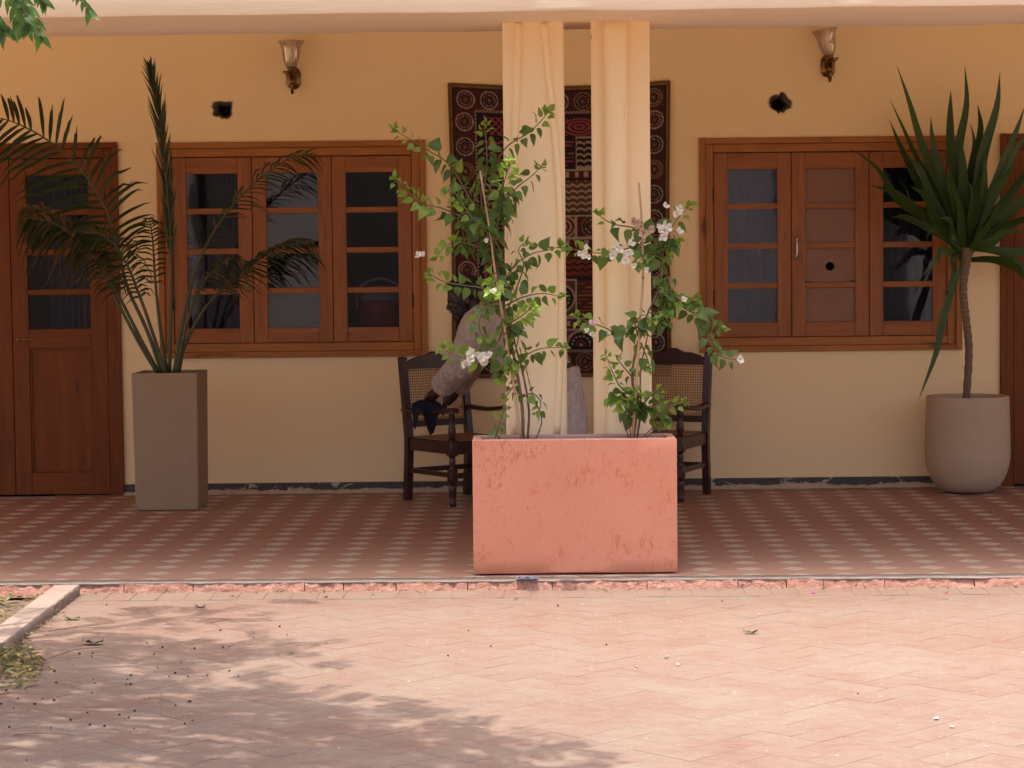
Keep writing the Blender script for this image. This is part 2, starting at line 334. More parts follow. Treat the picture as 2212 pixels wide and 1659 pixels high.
M = dict(wall=m_wall(), pillar=m_pillar(), beam=m_beam(), wv=m_wood('varnished_teak_upright', 'z'), wh=m_wood('varnished_teak_rail', 'x'),
    wov=m_wood('orange_teak_upright', 'z', (.31, .110, .022), (.46, .175, .038), (.19, .060, .013)), woh=m_wood('orange_teak_rail', 'x', (.31, .110, .022), (.46, .175, .038), (.19, .060, .013)),
    dv=m_wood('door_teak_upright', 'z', (.14, .034, .004), (.215, .058, .008), (.09, .020, .003), .55), dh=m_wood('door_teak_rail', 'x', (.14, .034, .004), (.215, .058, .008), (.09, .020, .003), .55),
    chair=m_plain('dark_rosewood', (.055, .013, .008), .32, .4, 30, .1), board=m_plain('brown_hardboard', (.27, .125, .066), .55, .12, 8, .05),
    glass=m_glass(), amber=m_amber(), brass=m_plain('aged_brass', (.22, .125, .05), .3, .5, 30, .05, metal=1.0), steel=m_plain('worn_steel', (.6, .57, .52), .3, .2, 40, .05, metal=1.0),
    brick=m_brick(), dust=m_dust(), tile=m_tile('red_cement_tile', (.285, .138, .092), (.32, .16, .11)), tile2=m_tile('cream_cement_inlay', (.45, .385, .30), (.50, .43, .34)),
    grout=m_plain('tile_grout', (.34, .25, .195), .9, .3, 30, .2), kerb=m_stone('rough_red_sandstone', (.38, .165, .12), (.50, .28, .215), (.68, .54, .45), 22, 1.0, .02), kerbtop=m_stone('dusty_cement_edge', (.185, .148, .126), (.235, .192, .165), (.15, .12, .10), 6, .3, .006),
    slab=m_stone('dusty_sandstone_slab', (.225, .165, .138), (.26, .20, .17), (.19, .125, .10), 5, .3, .006), pink=m_pink(), pinkrim=m_stone('worn_planter_rim', (.42, .25, .21), (.50, .31, .26), (.34, .20, .17), 18, .3, .005),
    terr=m_stone('sandy_grey_concrete', (.30, .205, .125), (.345, .24, .15), (.23, .155, .092), 70, .25, .004), terr2=m_stone('pale_sandy_concrete', (.43, .315, .205), (.48, .355, .235), (.36, .255, .16), 70, .25, .004), soil=m_plain('dry_soil', (.16, .105, .07), .95, .5, 40, .8, .02), skirt=m_skirt(),
    fillet=m_stone('smeared_mortar', (.42, .34, .25), (.50, .41, .30), (.16, .14, .12), 9, .6, .01), cane=m_cane(), seatcane=m_plain('cane_seat', (.30, .17, .08), .5, .3, 120, .4, .003), stitch=m_attr(), bind=m_cloth('ochre_binding', (.16, .075, .022), (.20, .095, .03)),
    kurta=m_cloth('beige_cotton', (.50, .405, .335), (.56, .46, .385)), trousers=m_cloth('pale_cotton', (.55, .46, .42), (.60, .51, .47)), skin=m_plain('brown_skin', (.050, .021, .013), .5, .25, 30, .1), hair=m_plain('black_hair', (.008, .006, .006), .6, .3, 120, .4, .003),
    navy=m_cloth('navy_cloth', (.012, .013, .024), (.02, .02, .035)), shoe=m_plain('dark_leather', (.03, .018, .012), .5), eyew=m_plain('eye_white', (.16, .12, .10), .3, .05, 10, 0),
    bleaf=m_leaf('bougainvillea_leaf', (.055, .108, .021), (.125, .200, .036), .36, .42, (.22, .37, .03)), byoung=m_leaf('young_bougainvillea_leaf', (.15, .26, .032), (.22, .33, .048), .42, .42, (.40, .58, .06)), bract=m_leaf('white_bract', (.80, .76, .66), (.84, .80, .72), .4, .6, (.9, .87, .8)), dry=m_leaf('dried_bract', (.52, .34, .24), (.60, .42, .30), .3, .8, (.6, .4, .3)), pinkb=m_leaf('blush_bract', (.72, .50, .52), (.78, .60, .58), .35, .6, (.8, .6, .6)),
    stem=m_plain('bougainvillea_stem', (.20, .115, .075), .8, .4, 40, .4), gstem=m_plain('green_twig', (.16, .15, .055), .7, .3, 40, .2), cane_stick=m_plain('bamboo_cane', (.50, .29, .15), .5, .25, 30, .2), node=m_plain('bamboo_node', (.26, .12, .06), .6, .2, 30, .2),
    palm=m_leaf('palm_leaflet', (.022, .040, .010), (.045, .062, .017), .22, .4, (.07, .10, .02)), palmdry=m_leaf('dry_palm_leaflet', (.13, .075, .028), (.19, .115, .045), .2, .6, (.2, .12, .04)), rachis=m_plain('palm_stalk', (.085, .085, .03), .45, .35, 14, .1),
    drac=m_leaf('dracaena_leaf', (.022, .050, .008), (.046, .092, .014), .2, .40, (.09, .17, .02), spec=.3), bark=m_plain('ringed_bark', (.20, .125, .075), .8, .4, 50, .6, .006), ring=m_plain('leaf_scar', (.36, .26, .18), .8, .3, 40, .3),
    neem=m_leaf('neem_leaf', (.045, .105, .022), (.08, .16, .035), .35, .4, (.2, .36, .05)), treebark=m_plain('grey_tree_bark', (.16, .12, .085), .9, .45, 14, .9, .03),
    litter=m_leaf('dry_leaf', (.19, .14, .055), (.36, .27, .115), .2, .8, (.4, .3, .12)), litter2=m_leaf('wilted_green_leaf', (.085, .10, .04), (.15, .155, .06), .2, .7, (.2, .22, .08)), twig=m_plain('dry_twig', (.20, .115, .06), .9, .3, 30, .2), berry=m_plain('black_berry', (.012, .009, .009), .6, .3, 30, .1),
    blue=m_plain('blue_plastic', (.10, .20, .48), .3, .3, 30, .2), petal=m_leaf('magenta_petal', (.70, .06, .22), (.75, .10, .30), .4, .6), flake=m_plain('white_paint_flake', (.42, .375, .32), .8, .1, 20, .1),
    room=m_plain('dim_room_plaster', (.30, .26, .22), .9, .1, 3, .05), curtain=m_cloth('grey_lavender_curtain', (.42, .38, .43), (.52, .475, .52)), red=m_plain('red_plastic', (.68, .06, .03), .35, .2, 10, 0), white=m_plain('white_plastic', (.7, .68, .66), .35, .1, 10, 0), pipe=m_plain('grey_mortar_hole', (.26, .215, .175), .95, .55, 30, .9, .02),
    ground=m_stone('dusty_earth', (.28, .21, .16), (.33, .255, .195), (.24, .18, .135), 2, .3, .01), cpier=m_stone('limewashed_pier', (.66, .60, .54), (.72, .66, .60), (.58, .52, .46), 2, .2, .01), cwall=m_stone('boundary_plaster', (.13, .115, .10), (.17, .15, .13), (.10, .09, .08), 2, .2, .01))

TH = R(1.2)                                        # the veranda edge is laid slightly askew to the wall
PIV = Vector((0, -3.60, 0))
EX = Vector((math.cos(TH), -math.sin(TH), 0)); EY = Vector((math.sin(TH), math.cos(TH), 0))
def ep(u, v, z=0.0): return PIV + EX * u + EY * v + Vector((0, 0, z))
ROTF = Euler((0, 0, -TH))

# ================================================================== SETTING
# ---- ground sheet
g = MB(); g.add([(-400, -400, -.075), (400, -400, -.075), (400, 400, -.075), (-400, 400, -.075)], [(0, 1, 2, 3)])
tag(g.build('ground', M['ground']), kind='structure')
# ---- courtyard
cy = MB(); cy.add([(-1.93, -30, -.0466), (14, -30, -.0466), (14, -3.0, -.0466), (-1.93, -3.0, -.0466)], [(0, 1, 2, 3)])
court = tag(cy.build('courtyard', M['dust']), 'dusty terracotta brick courtyard in front of the veranda', kind='structure')
L_, W_ = .23, .115
bm_ = MB(); bm_.box((-L_/2 + .0008, -W_/2 + .0008, -.03), (L_/2 - .0008, W_/2 - .0008, 0), c=.0009); brick_me = bm_.mesh('paving_brick', M['brick'])
BR = []
ang = R(45 - 1.2)
for x in range(-46, 47):
    for y in range(-46, 47):
        d = (x - y) % 4
        if d == 0: cx_, cy_, a = x + 1.0, y + .5, 0
        elif d == 3: cx_, cy_, a = x + .5, y + 1.0, math.pi / 2
        else: continue
        p = Vector((cx_ * W_, cy_ * W_, 0)); p.rotate(Euler((0, 0, ang))); p += Vector((.3, -5.3, 0))
        if -2.0 < p.x < 3.0 and -8.6 < p.y and (p - PIV).dot(EY) < -.33: BR.append((p, ang + a, -.0455 + rnd.uniform(-.0006, .0006)))
k = -17
while k * .1165 < 3.0:
    p = ep(k * .1165 + .02, -.197); BR.append((p, math.pi / 2 - TH, -.0442 + rnd.uniform(-.0008, .0008))); k += 1
def inview(p):
    q = CROT.transposed() @ (p - CAM); u = CX + FPX * q.x / -q.z; v = CY - FPX * q.y / -q.z
    return -40 < u < 2252 and v < 1690
BR.sort(key=lambda b: (not inview(b[0]), (b[0] - CAM).length))
rest = MB()
for i, (p, a, z) in enumerate(BR):
    e = Euler((rnd.uniform(-.0028, .0028), rnd.uniform(-.0028, .0028), a + rnd.uniform(-.006, .006)))
    if i < 300: link('paving_brick', brick_me, court, (p.x, p.y, z), e)
    else:
        mm = Matrix.Translation((p.x, p.y, z)) @ e.to_matrix().to_4x4(); rest.add([mm @ v for v in bm_.v], bm_.f)
tag(rest.build('far_paving_bricks', M['brick'], court), 'further bricks of the courtyard paving', kind='stuff')

# ---- veranda floor
fl = MB(); fl.add([ep(-8, 0, -.0022), ep(8, 0, -.0022), Vector((8, .0, -.0022)), Vector((-8, 0.0, -.0022))], [(0, 1, 2, 3)])
floor = tag(fl.build('veranda_floor', M['grout']), 'red cement tile floor with cream diamonds along the veranda', kind='structure')
SX, SY = .2075, .2
def tile_mb(x0, x1, y0, y1):
    b = MB(); g_ = .0005; x0 += g_; x1 -= g_; y0 += g_; y1 -= g_; qx, qy = .30 * SX, .305 * SY
    o = [(x0 + qx, y0), (x1 - qx, y0), (x1, y0 + qy), (x1, y1 - qy), (x1 - qx, y1), (x0 + qx, y1), (x0, y1 - qy), (x0, y0 + qy)]
    c = [(x0, y0), (x1, y0), (x1, y1), (x0, y1)]
    b.add([(x, y, 0) for x, y in o], [tuple(range(8))], 0)
    for i, (p, q) in enumerate(((7, 0), (1, 2), (3, 4), (5, 6))):
        b.add([(*o[p], 0), (*c[i], 0), (*o[q], 0)], [(0, 1, 2)], 1)
    b.add([(*p, 0) for p in c] + [(*p, -.012) for p in c], [(0, 4, 5, 1), (1, 5, 6, 2), (2, 6, 7, 3), (3, 7, 4, 0)], 0); return b
tmb = tile_mb(-SX/2, SX/2, -SY/2, SY/2); tile_me = tmb.mesh('floor_tile', [M['tile'], M['tile2']])
T = []
PH = -.385
for j in range(0, 19):
    for i in range(-38, 39):
        c = ep(PH + (i + .5) * SX, (j + .5) * SY)
        if c.y < -.04: T.append(c)
T.sort(key=lambda p: (not inview(p), (p - CAM).length)); rest = MB()
for i, p in enumerate(T):
    e = Euler((rnd.uniform(-.002, .002), rnd.uniform(-.002, .002), -TH)); z = rnd.uniform(-.0004, .0004)
    if i < 300: link('floor_tile', tile_me, floor, (p.x, p.y, z), e)
    else:
        mm = Matrix.Translation((p.x, p.y, z)) @ e.to_matrix().to_4x4(); n0 = len(rest.v)
        rest.v += [mm @ v for v in tmb.v]; rest.f += [tuple(q + n0 for q in f) for f in tmb.f]; rest.m += tmb.m
tag(rest.build('far_floor_tiles', [M['tile'], M['tile2']], floor), 'further tiles of the veranda floor', kind='stuff')

# ---- veranda kerb: cement strip on top, rough sandstone blocks below
kb = MB()
N = 900; ring = []
for i in range(N + 1):
    u = -8 + 16 * i / N; w = .010 * noise.noise(Vector((u * 2.2, 9, 0))) + .007 * noise.noise(Vector((u * 9, 0, 0))) + .005 * noise.noise(Vector((u * 31, 2, 0))) + .004 * noise.noise(Vector((u * 70, 5, 0)))
    ring.append((ep(u, -.0015, -.004 ), ep(u, -.0015, -.0008), ep(u, -.045, .0012 + .002 * noise.noise(Vector((u * 5, 3, 0)))), ep(u, -.080 + w, -.001 + .25 * w), ep(u, -.0865 + w, -.005 + .3 * w), ep(u, -.083 + w, -.012)))
vsx = [p for r_ in ring for p in r_]; fsx = [(i*6+k, (i+1)*6+k, (i+1)*6+k+1, i*6+k+1) for i in range(N) for k in range(5)]
kb.add(vsx, fsx); kerb = tag(kb.build('veranda_kerb', M['kerbtop'], smooth=True), 'cement edged red sandstone kerb of the veranda', kind='structure')
u = -8.0; kr = random.Random(3)
while u < 8:
    ln = kr.uniform(.16, .34) if kr.random() < .6 else kr.uniform(.3, .5)
    nx, nz = max(6, int(ln / .012)), 6; vs_ = []; fs_ = []; off = kr.uniform(-.004, .006); se = kr.uniform(0, 50)
    for i in range(nx + 1):
        for k in range(nz + 1):
            s_ = i / nx; t_ = k / nz; uu = u + .002 + (ln - .004) * s_
            edge = min(s_, 1 - s_) * ln
            dsp = .0
            if 0 < i < nx: dsp = .006 * noise.noise(Vector((uu * 28 + se, t_ * 2.2, se))) + 0.004 * noise.noise(Vector((uu * 75, t_ * 5, 9 + se))) + 0.003 * noise.noise(Vector((uu * 160, t_ * 11, 4)))
            if edge < .008 and 0 < i < nx: dsp -= .003
            zz = -.062 + (.062 - .006) * t_
            rake = (1 - t_) * .020
            vs_.append(ep(uu, -.0845 + off - rake - dsp, zz + (.002 * noise.noise(Vector((uu * 60, 7, 7))) if k == nz else 0)))
    for i in range(nx):
        for k in range(nz): a = i*(nz+1)+k; fs_.append((a, a+nz+1, a+nz+2, a+1))
    n0 = len(vs_)
    for i in range(nx + 1): vs_.append(ep(u + .002 + (ln - .004) * i / nx, -.03, -.0065))
    for i in range(nx): fs_.append((i*(nz+1)+nz, (i+1)*(nz+1)+nz, n0+i+1, n0+i))
    c0 = [0*(nz+1)+k for k in range(nz+1)]; vs_ += [ep(u + .002, -.03, -.062)]; fs_.append(tuple([*reversed(c0), len(vs_)-1, n0]))
    c1 = [nx*(nz+1)+k for k in range(nz+1)]; vs_ += [ep(u + ln - .002, -.03, -.062)]; fs_.append(tuple([*c1, n0+nx, len(vs_)-1]))
    if -2.6 < u + ln / 2 < 2.8:
        b = MB(); b.add(vs_, fs_); smooth_angle(b.build('kerb_stone', M['kerb'], kerb), 50)
    u += ln

# ---- planting bed at the left with its slab edging
bd = MB(); nx, ny = 50, 70
for i in range(nx + 1):
    for j in range(ny + 1):
        x = -5.0 + 3.0 * i / nx; y = -9.5 + (9.5 - 3.72) * j / ny; bd.v.append(Vector((x, y, -.062 + .018 * noise.noise(Vector((x * 5, y * 5, 0))) + .012 * noise.noise(Vector((x * 16, y * 16, 3))))))
bd.f = [(i*(ny+1)+j, (i+1)*(ny+1)+j, (i+1)*(ny+1)+j+1, i*(ny+1)+j+1) for i in range(nx) for j in range(ny)]; bd.m = [0] * len(bd.f)
tag(bd.build('planting_bed', M['soil'], smooth=True), 'dry soil bed beside the courtyard', kind='structure')
bk = empty('bed_edging', (-1.97, -3.9, -.05), 'pale sandstone slab edging between the soil bed and the courtyard', 'kerb')
yy = -3.70; kr = random.Random(5)
while yy > -8.8:
    ln = kr.uniform(.5, .75); b = MB(); nY = 28; x0, x1 = -2.035 + kr.uniform(-.004, .004), -1.925 + kr.uniform(-.004, .004)
    prof = [(x0, -.075), (x0, -.003), (x0 + .004, .001), (x1 - .004, .001), (x1, -.004), (x1 + .001, -.03), (x1 + .004, -.075)]; rings = []
    for j in range(nY + 1):
        y = yy - .0015 - (ln - .003) * j / nY; q = []
        for k_, (px_, pz_) in enumerate(prof):
            dd = .005 * noise.noise(Vector((y * 30, pz_ * 60, x0))) + .003 * noise.noise(Vector((y * 80, pz_ * 90, 2)))
            q.append(Vector((px_ + (dd if k_ >= 4 else 0), y, pz_ + (.0015 * noise.noise(Vector((y * 9, px_ * 30, 5)))))))
        rings.append(q)
    b.loft(rings); b.f = [f for f in b.f]; smooth_angle(b.build('edging_slab', M['slab'], bk), 40); yy -= ln

# ---- wall with openings and two knocked-out holes
WL = rect((337, 309), (918, 305), (350, 773), (923, 768)); WR = rect((1506, 302), (2068, 292), (1518, 762), (2084, 752))
dx1 = (at(254, 310, 0).x + at(267, 1072, 0).x) / 2; dz1 = at(120, 310, 0).z; dc = at(26, 700, 0).x; DL = (2 * dc - dx1, dx1, -.01, dz1)
ex0 = (at(2158, 296, 0).x + at(2164, 1050, 0).x) / 2; ez1 = at(2190, 290, 0).z; DR = (ex0, ex0 + (DL[1] - DL[0]), -.01, ez1)
HX0, HX1, HZ1 = -8.0, 8.0, 3.05
def hole_loop(c, rx, rz, seed, n=26):
    out = []
    for k in range(n):
        q = 2 * math.pi * k / n; r_ = 1 + .34 * noise.noise(Vector((math.cos(q) * 1.3 + seed, math.sin(q) * 1.3, seed))) + .20 * noise.noise(Vector((math.cos(q) * 4, math.sin(q) * 4, seed)))
        out.append(Vector((c.x + rx * r_ * math.cos(q), 0, c.z + rz * r_ * math.sin(q))))
    return out
HL = [hole_loop(at(481, 236, 0), .066, .058, 3.3), hole_loop(at(1684, 222, 0), .066, .058, 8.1)]
bm = bmesh.new()
def loop(pts):
    v = [bm.verts.new(p) for p in pts]; return [bm.edges.new((v[i], v[(i+1) % len(v)])) for i in range(len(v))], v
outer = [(HX0, 0, -.02), (DL[0], 0, -.02), (DL[0], 0, DL[3]), (DL[1], 0, DL[3]), (DL[1], 0, -.02), (DR[0], 0, -.02), (DR[0], 0, DR[3]), (DR[1], 0, DR[3]), (DR[1], 0, -.02), (HX1, 0, -.02), (HX1, 0, HZ1), (HX0, 0, HZ1)]
E, vo = loop(outer); reveals = [vo[1:5], vo[5:9]]
for W in (WL, WR):
    e_, v_ = loop([(W[0], 0, W[2]), (W[1], 0, W[2]), (W[1], 0, W[3]), (W[0], 0, W[3])]); E += e_; reveals.append(v_ + [v_[0]])
for h in HL: e_, v_ = loop(h); E += e_
bmesh.ops.triangle_fill(bm, use_beauty=True, edges=E, normal=(0, -1, 0))
for rv in reveals:
    bk_ = [bm.verts.new(v.co + Vector((0, .2, 0))) for v in rv]
    for i in range(len(rv) - 1): bm.faces.new((rv[i], rv[i+1], bk_[i+1], bk_[i]))
bmesh.ops.recalc_face_normals(bm, faces=bm.faces[:])
me = bpy.data.meshes.new('house_wall'); bm.to_mesh(me); bm.free(); me.materials.append(M['wall'])
wall = tag(link('house_wall', me), 'long cream plastered house wall behind the veranda', 'wall')
for h, sd_ in zip(HL, (11, 23)):
    b = MB(); c = sum(h, Vector()) / len(h); rings = []
    for k, (dy, sc) in enumerate(((-.0008, 1.10), (.003, .99), (.016, .90), (.04, .78), (.09, .62), (.16, .58), (.34, .56))):
        rings.append([Vector((c.x + (p.x - c.x) * sc * (1 + (.13 * noise.noise(p * 31 + Vector((0, k * 2.1, sd_))) if k > 1 else 0)), dy, c.z + (p.z - c.z) * sc * (1 + (.13 * noise.noise(p * 27 + Vector((5, k * 1.7, sd_))) if k > 1 else 0)))) for p in h])
    b.loft(rings, caps=False); b.add([p.copy() for p in rings[-1]], [tuple(range(len(h)))]); b.build('broken_hole', M['pipe'], wall)
# skirting and the mortar smeared along it
segs = [(DL[1] + .002, DR[0] - .002)]
for (a, b_) in segs:
    sk = MB(); sk.box((a, -.006, .0), (b_, -.0005, .066), c=.001); sk.build('skirting', M['skirt'], wall)
    fi = MB(); n = int((b_ - a) / .018); rr = []
    for i in range(n + 1):
        x = a + (b_ - a) * i / n; h = .026 + .020 * noise.noise(Vector((x * 3.1, 0, 1))) + .014 * noise.noise(Vector((x * 14, 0, 2))) + .008 * noise.noise(Vector((x * 40, 0, 2)))
        h = max(.006, h); w = .020 + .012 * noise.noise(Vector((x * 6, 4, 1)))
        rr.append([Vector((x, -.0035, -.001)), Vector((x, -.0065, h)), Vector((x, -.012, h * .85)), Vector((x, -.012 - w * .5, h * .35)), Vector((x, -.014 - w, .0008))])
    vv = [p for r_ in rr for p in r_]; fi.add(vv, [(i*5+k, (i+1)*5+k, (i+1)*5+k+1, i*5+k+1) for i in range(n) for k in range(4)])
    fi.build('mortar_fillet', M['fillet'], wall, smooth=True)
# ---- dim room behind the openings
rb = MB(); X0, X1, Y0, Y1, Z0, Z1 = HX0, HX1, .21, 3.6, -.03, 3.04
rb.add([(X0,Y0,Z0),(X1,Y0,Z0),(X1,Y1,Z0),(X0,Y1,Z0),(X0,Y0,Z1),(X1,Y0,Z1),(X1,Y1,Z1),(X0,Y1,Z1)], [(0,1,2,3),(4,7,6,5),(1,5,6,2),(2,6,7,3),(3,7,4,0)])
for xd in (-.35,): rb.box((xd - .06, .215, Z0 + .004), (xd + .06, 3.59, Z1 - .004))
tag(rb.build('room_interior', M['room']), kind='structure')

# ---- veranda roof: deep edge beam with a drip lip, ceiling and roof slab behind
roof = empty('veranda_roof', (0, -3.2, 2.5), 'peach plastered veranda roof edge running along the top', 'roof')
def beam_section(u):
    w = .004 * noise.noise(Vector((u * 2.3, 0, 0))) + .003 * noise.noise(Vector((u * 9, 1, 0))); s = .5 * w
    return [(-.262, 2.556), (-.252, 2.492 + s), (-.243, 2.481 + w), (-.222, 2.4805 + w), (-.212, 2.494 + s), (.25, 2.500 + s), (.55, 2.501 + w), (.78, 2.503 + w), (.815, 2.512 + w), (.82, 3.04), (.40, 3.22), (-.02, 2.74)]
rings = []
for i in range(161):
    u = -8 + 16 * i / 160; rings.append([ep(u, v, z) for v, z in beam_section(u)])
b = MB(); b.loft(rings); smooth_angle(b.build('edge_beam', M['beam'], roof), 32)
b = MB(); b.add([ep(-8, .80, 3.04), ep(8, .80, 3.04), Vector((8, .03, 3.04)), Vector((-8, .03, 3.04)), ep(-8, .55, 3.2), ep(8, .55, 3.2), Vector((8, 3.8, 3.2)), Vector((-8, 3.8, 3.2)), Vector((8, 3.8, 3.04)), Vector((-8, 3.8, 3.04))],
      [(0, 3, 2, 1), (4, 5, 6, 7), (3, 9, 8, 2), (7, 6, 8, 9), (0, 1, 5, 4), (1, 2, 8, 6, 5), (0, 4, 7, 9, 3)]); b.build('ceiling_slab', M['wall'], roof)

# ---- pillars
PY = -3.20
def pillar(x0, x1, depth, rot, label, name='veranda_pillar'):
    p = empty(name, ((x0 + x1) / 2, PY + depth / 2, 0), label, 'pillar', 'veranda pillars')
    w = x1 - x0; b = MB(); nz = 60; n = 24; hw, hd = w / 2, depth / 2; c = .009; rings = []
    loc = []
    for sx, sy in ((-1, -1), (1, -1), (1, 1), (-1, 1)):
        pass
    pts2 = []
    def seg(p0, p1, k): return [(p0[0] + (p1[0] - p0[0]) * t / k, p0[1] + (p1[1] - p0[1]) * t / k) for t in range(k)]
    cs = [(-hw + c, -hd), (hw - c, -hd), (hw, -hd + c), (hw, hd - c), (hw - c, hd), (-hw + c, hd), (-hw, hd - c), (-hw, -hd + c)]
    for i in range(8): pts2 += seg(cs[i], cs[(i+1) % 8], 5 if i % 2 == 0 else 1)
    for k in range(nz + 1):
        z = 2.508 * k / nz; q = []
        for (x, y) in pts2:
            d = .0010 * noise.noise(Vector((x * 9 + x0, y * 9, z * 4))) + .0006 * noise.noise(Vector((x * 30 + x0, y * 30, z * 22)))
            q.append(Vector((x * (1 + d / hw), y * (1 + d / hd), z)) + Vector((p.location.x, p.location.y, 0)))
        rings.append(q)
    b.loft(rings); o = smooth_angle(b.build('shaft', M['pillar'], p), 40); p.rotation_euler.z = rot; return p
pa0, pa1 = (at(1085, 120, PY).x + at(1094, 850, PY).x) / 2, (at(1218, 120, PY).x + at(1225, 850, PY).x) / 2
pb0, pb1 = (at(1281, 120, PY).x + at(1283, 850, PY).x) / 2, (at(1405, 120, PY).x + at(1411, 850, PY).x) / 2
pil1 = pillar(pa0, pa1, .28, 0, 'cream pillar with two thin painted stems, left of the pair behind the pink planter')
b = MB(); b.tube([p + Vector((0, -.004, 0)) for p in curve([at(1120, 50, PY), at(1117, 160, PY), at(1112, 300, PY), at(1105, 470, PY), at(1103, 640, PY), at(1106, 760, PY), at(1112, 940, PY)], 40)], [.0150 + .0022 * noise.noise(Vector((0, 0, i * .35))) for i in range(43)][:1] * 0 + [.0165 + .0012 * noise.noise(Vector((0, 3, i * .4))) for i in range(len(curve([at(1120, 50, PY), at(1117, 160, PY), at(1112, 300, PY), at(1105, 470, PY), at(1103, 640, PY), at(1106, 760, PY), at(1112, 940, PY)], 40)))], 12)
b.build('painted_stem', M['pillar'], pil1, smooth=True)
cc = curve([at(1176, 50, PY), at(1182, 130, PY), at(1194, 250, PY), at(1205, 370, PY), at(1211, 520, PY), at(1213, 680, PY), at(1209, 800, PY), at(1203, 940, PY)], 40)
b = MB(); b.tube([p + Vector((0, -.004, 0)) for p in cc], [.0165 + .0012 * noise.noise(Vector((0, 8, i * .4))) for i in range(len(cc))], 12); b.build('painted_stem', M['pillar'], pil1, smooth=True)
pil2 = pillar(pb0, pb1, .28, R(-2.2), 'cream pillar with a thick painted drainpipe, right of the pair behind the pink planter')
px_ = (at(1332, 120, PY).x + at(1336, 850, PY).x) / 2
b = MB(); b.tube([Vector((px_ + .001 * noise.noise(Vector((0, 0, k * .3))), PY - .030, 2.508 * k / 40)) for k in range(41)], [0.0565 + .0005 * noise.noise(Vector((2, 0, k * .5))) for k in range(41)], 28)
b.build('drainpipe', M['pillar'], pil2, smooth=True)

# ================================================================== WINDOWS, DOORS
def strip(b, x0, x1, z0, z1, y0, y1, mi, c=.0025): b.box((x0, y0, z0), (x1, y1, z1), mi, c)
def make_frame(parent, W, fw, fw2, name='frame', bottom=True, mats=None, arch=.032):
    """outer architrave standing proud plus an inner frame"""
    x0, x1, z0, z1 = W; b = MB(); y = -.022
    strip(b, x0 - .004, x0 + arch, z0 - .004, z1 + .004, y, .03, 0); strip(b, x1 - arch, x1 + .004, z0 - .004, z1 + .004, y, .03, 0)
    strip(b, x0 + arch + .0005, x1 - arch - .0005, z1 - arch, z1 + .003, y + .001, .03, 1)
    if bottom: strip(b, x0 + arch + .0005, x1 - arch - .0005, z0 - .003, z0 + arch, y + .001, .03, 1)
    a = arch + .0005; zb = z0 + (a if bottom else 0)
    strip(b, x0 + a, x0 + fw, zb, z1 - a, -.006, .05, 0, .004); strip(b, x1 - fw, x1 - a, zb, z1 - a, -.006, .05, 0, .004)
    strip(b, x0 + fw + .0005, x1 - fw - .0005, z1 - fw2, z1 - a, -.007, .05, 1, .004)
    if bottom: strip(b, x0 + fw + .0005, x1 - fw - .0005, zb, z0 + fw2, -.007, .05, 1, .004)
    return b.build(name, mats or [M['wov'], M['woh']], parent)
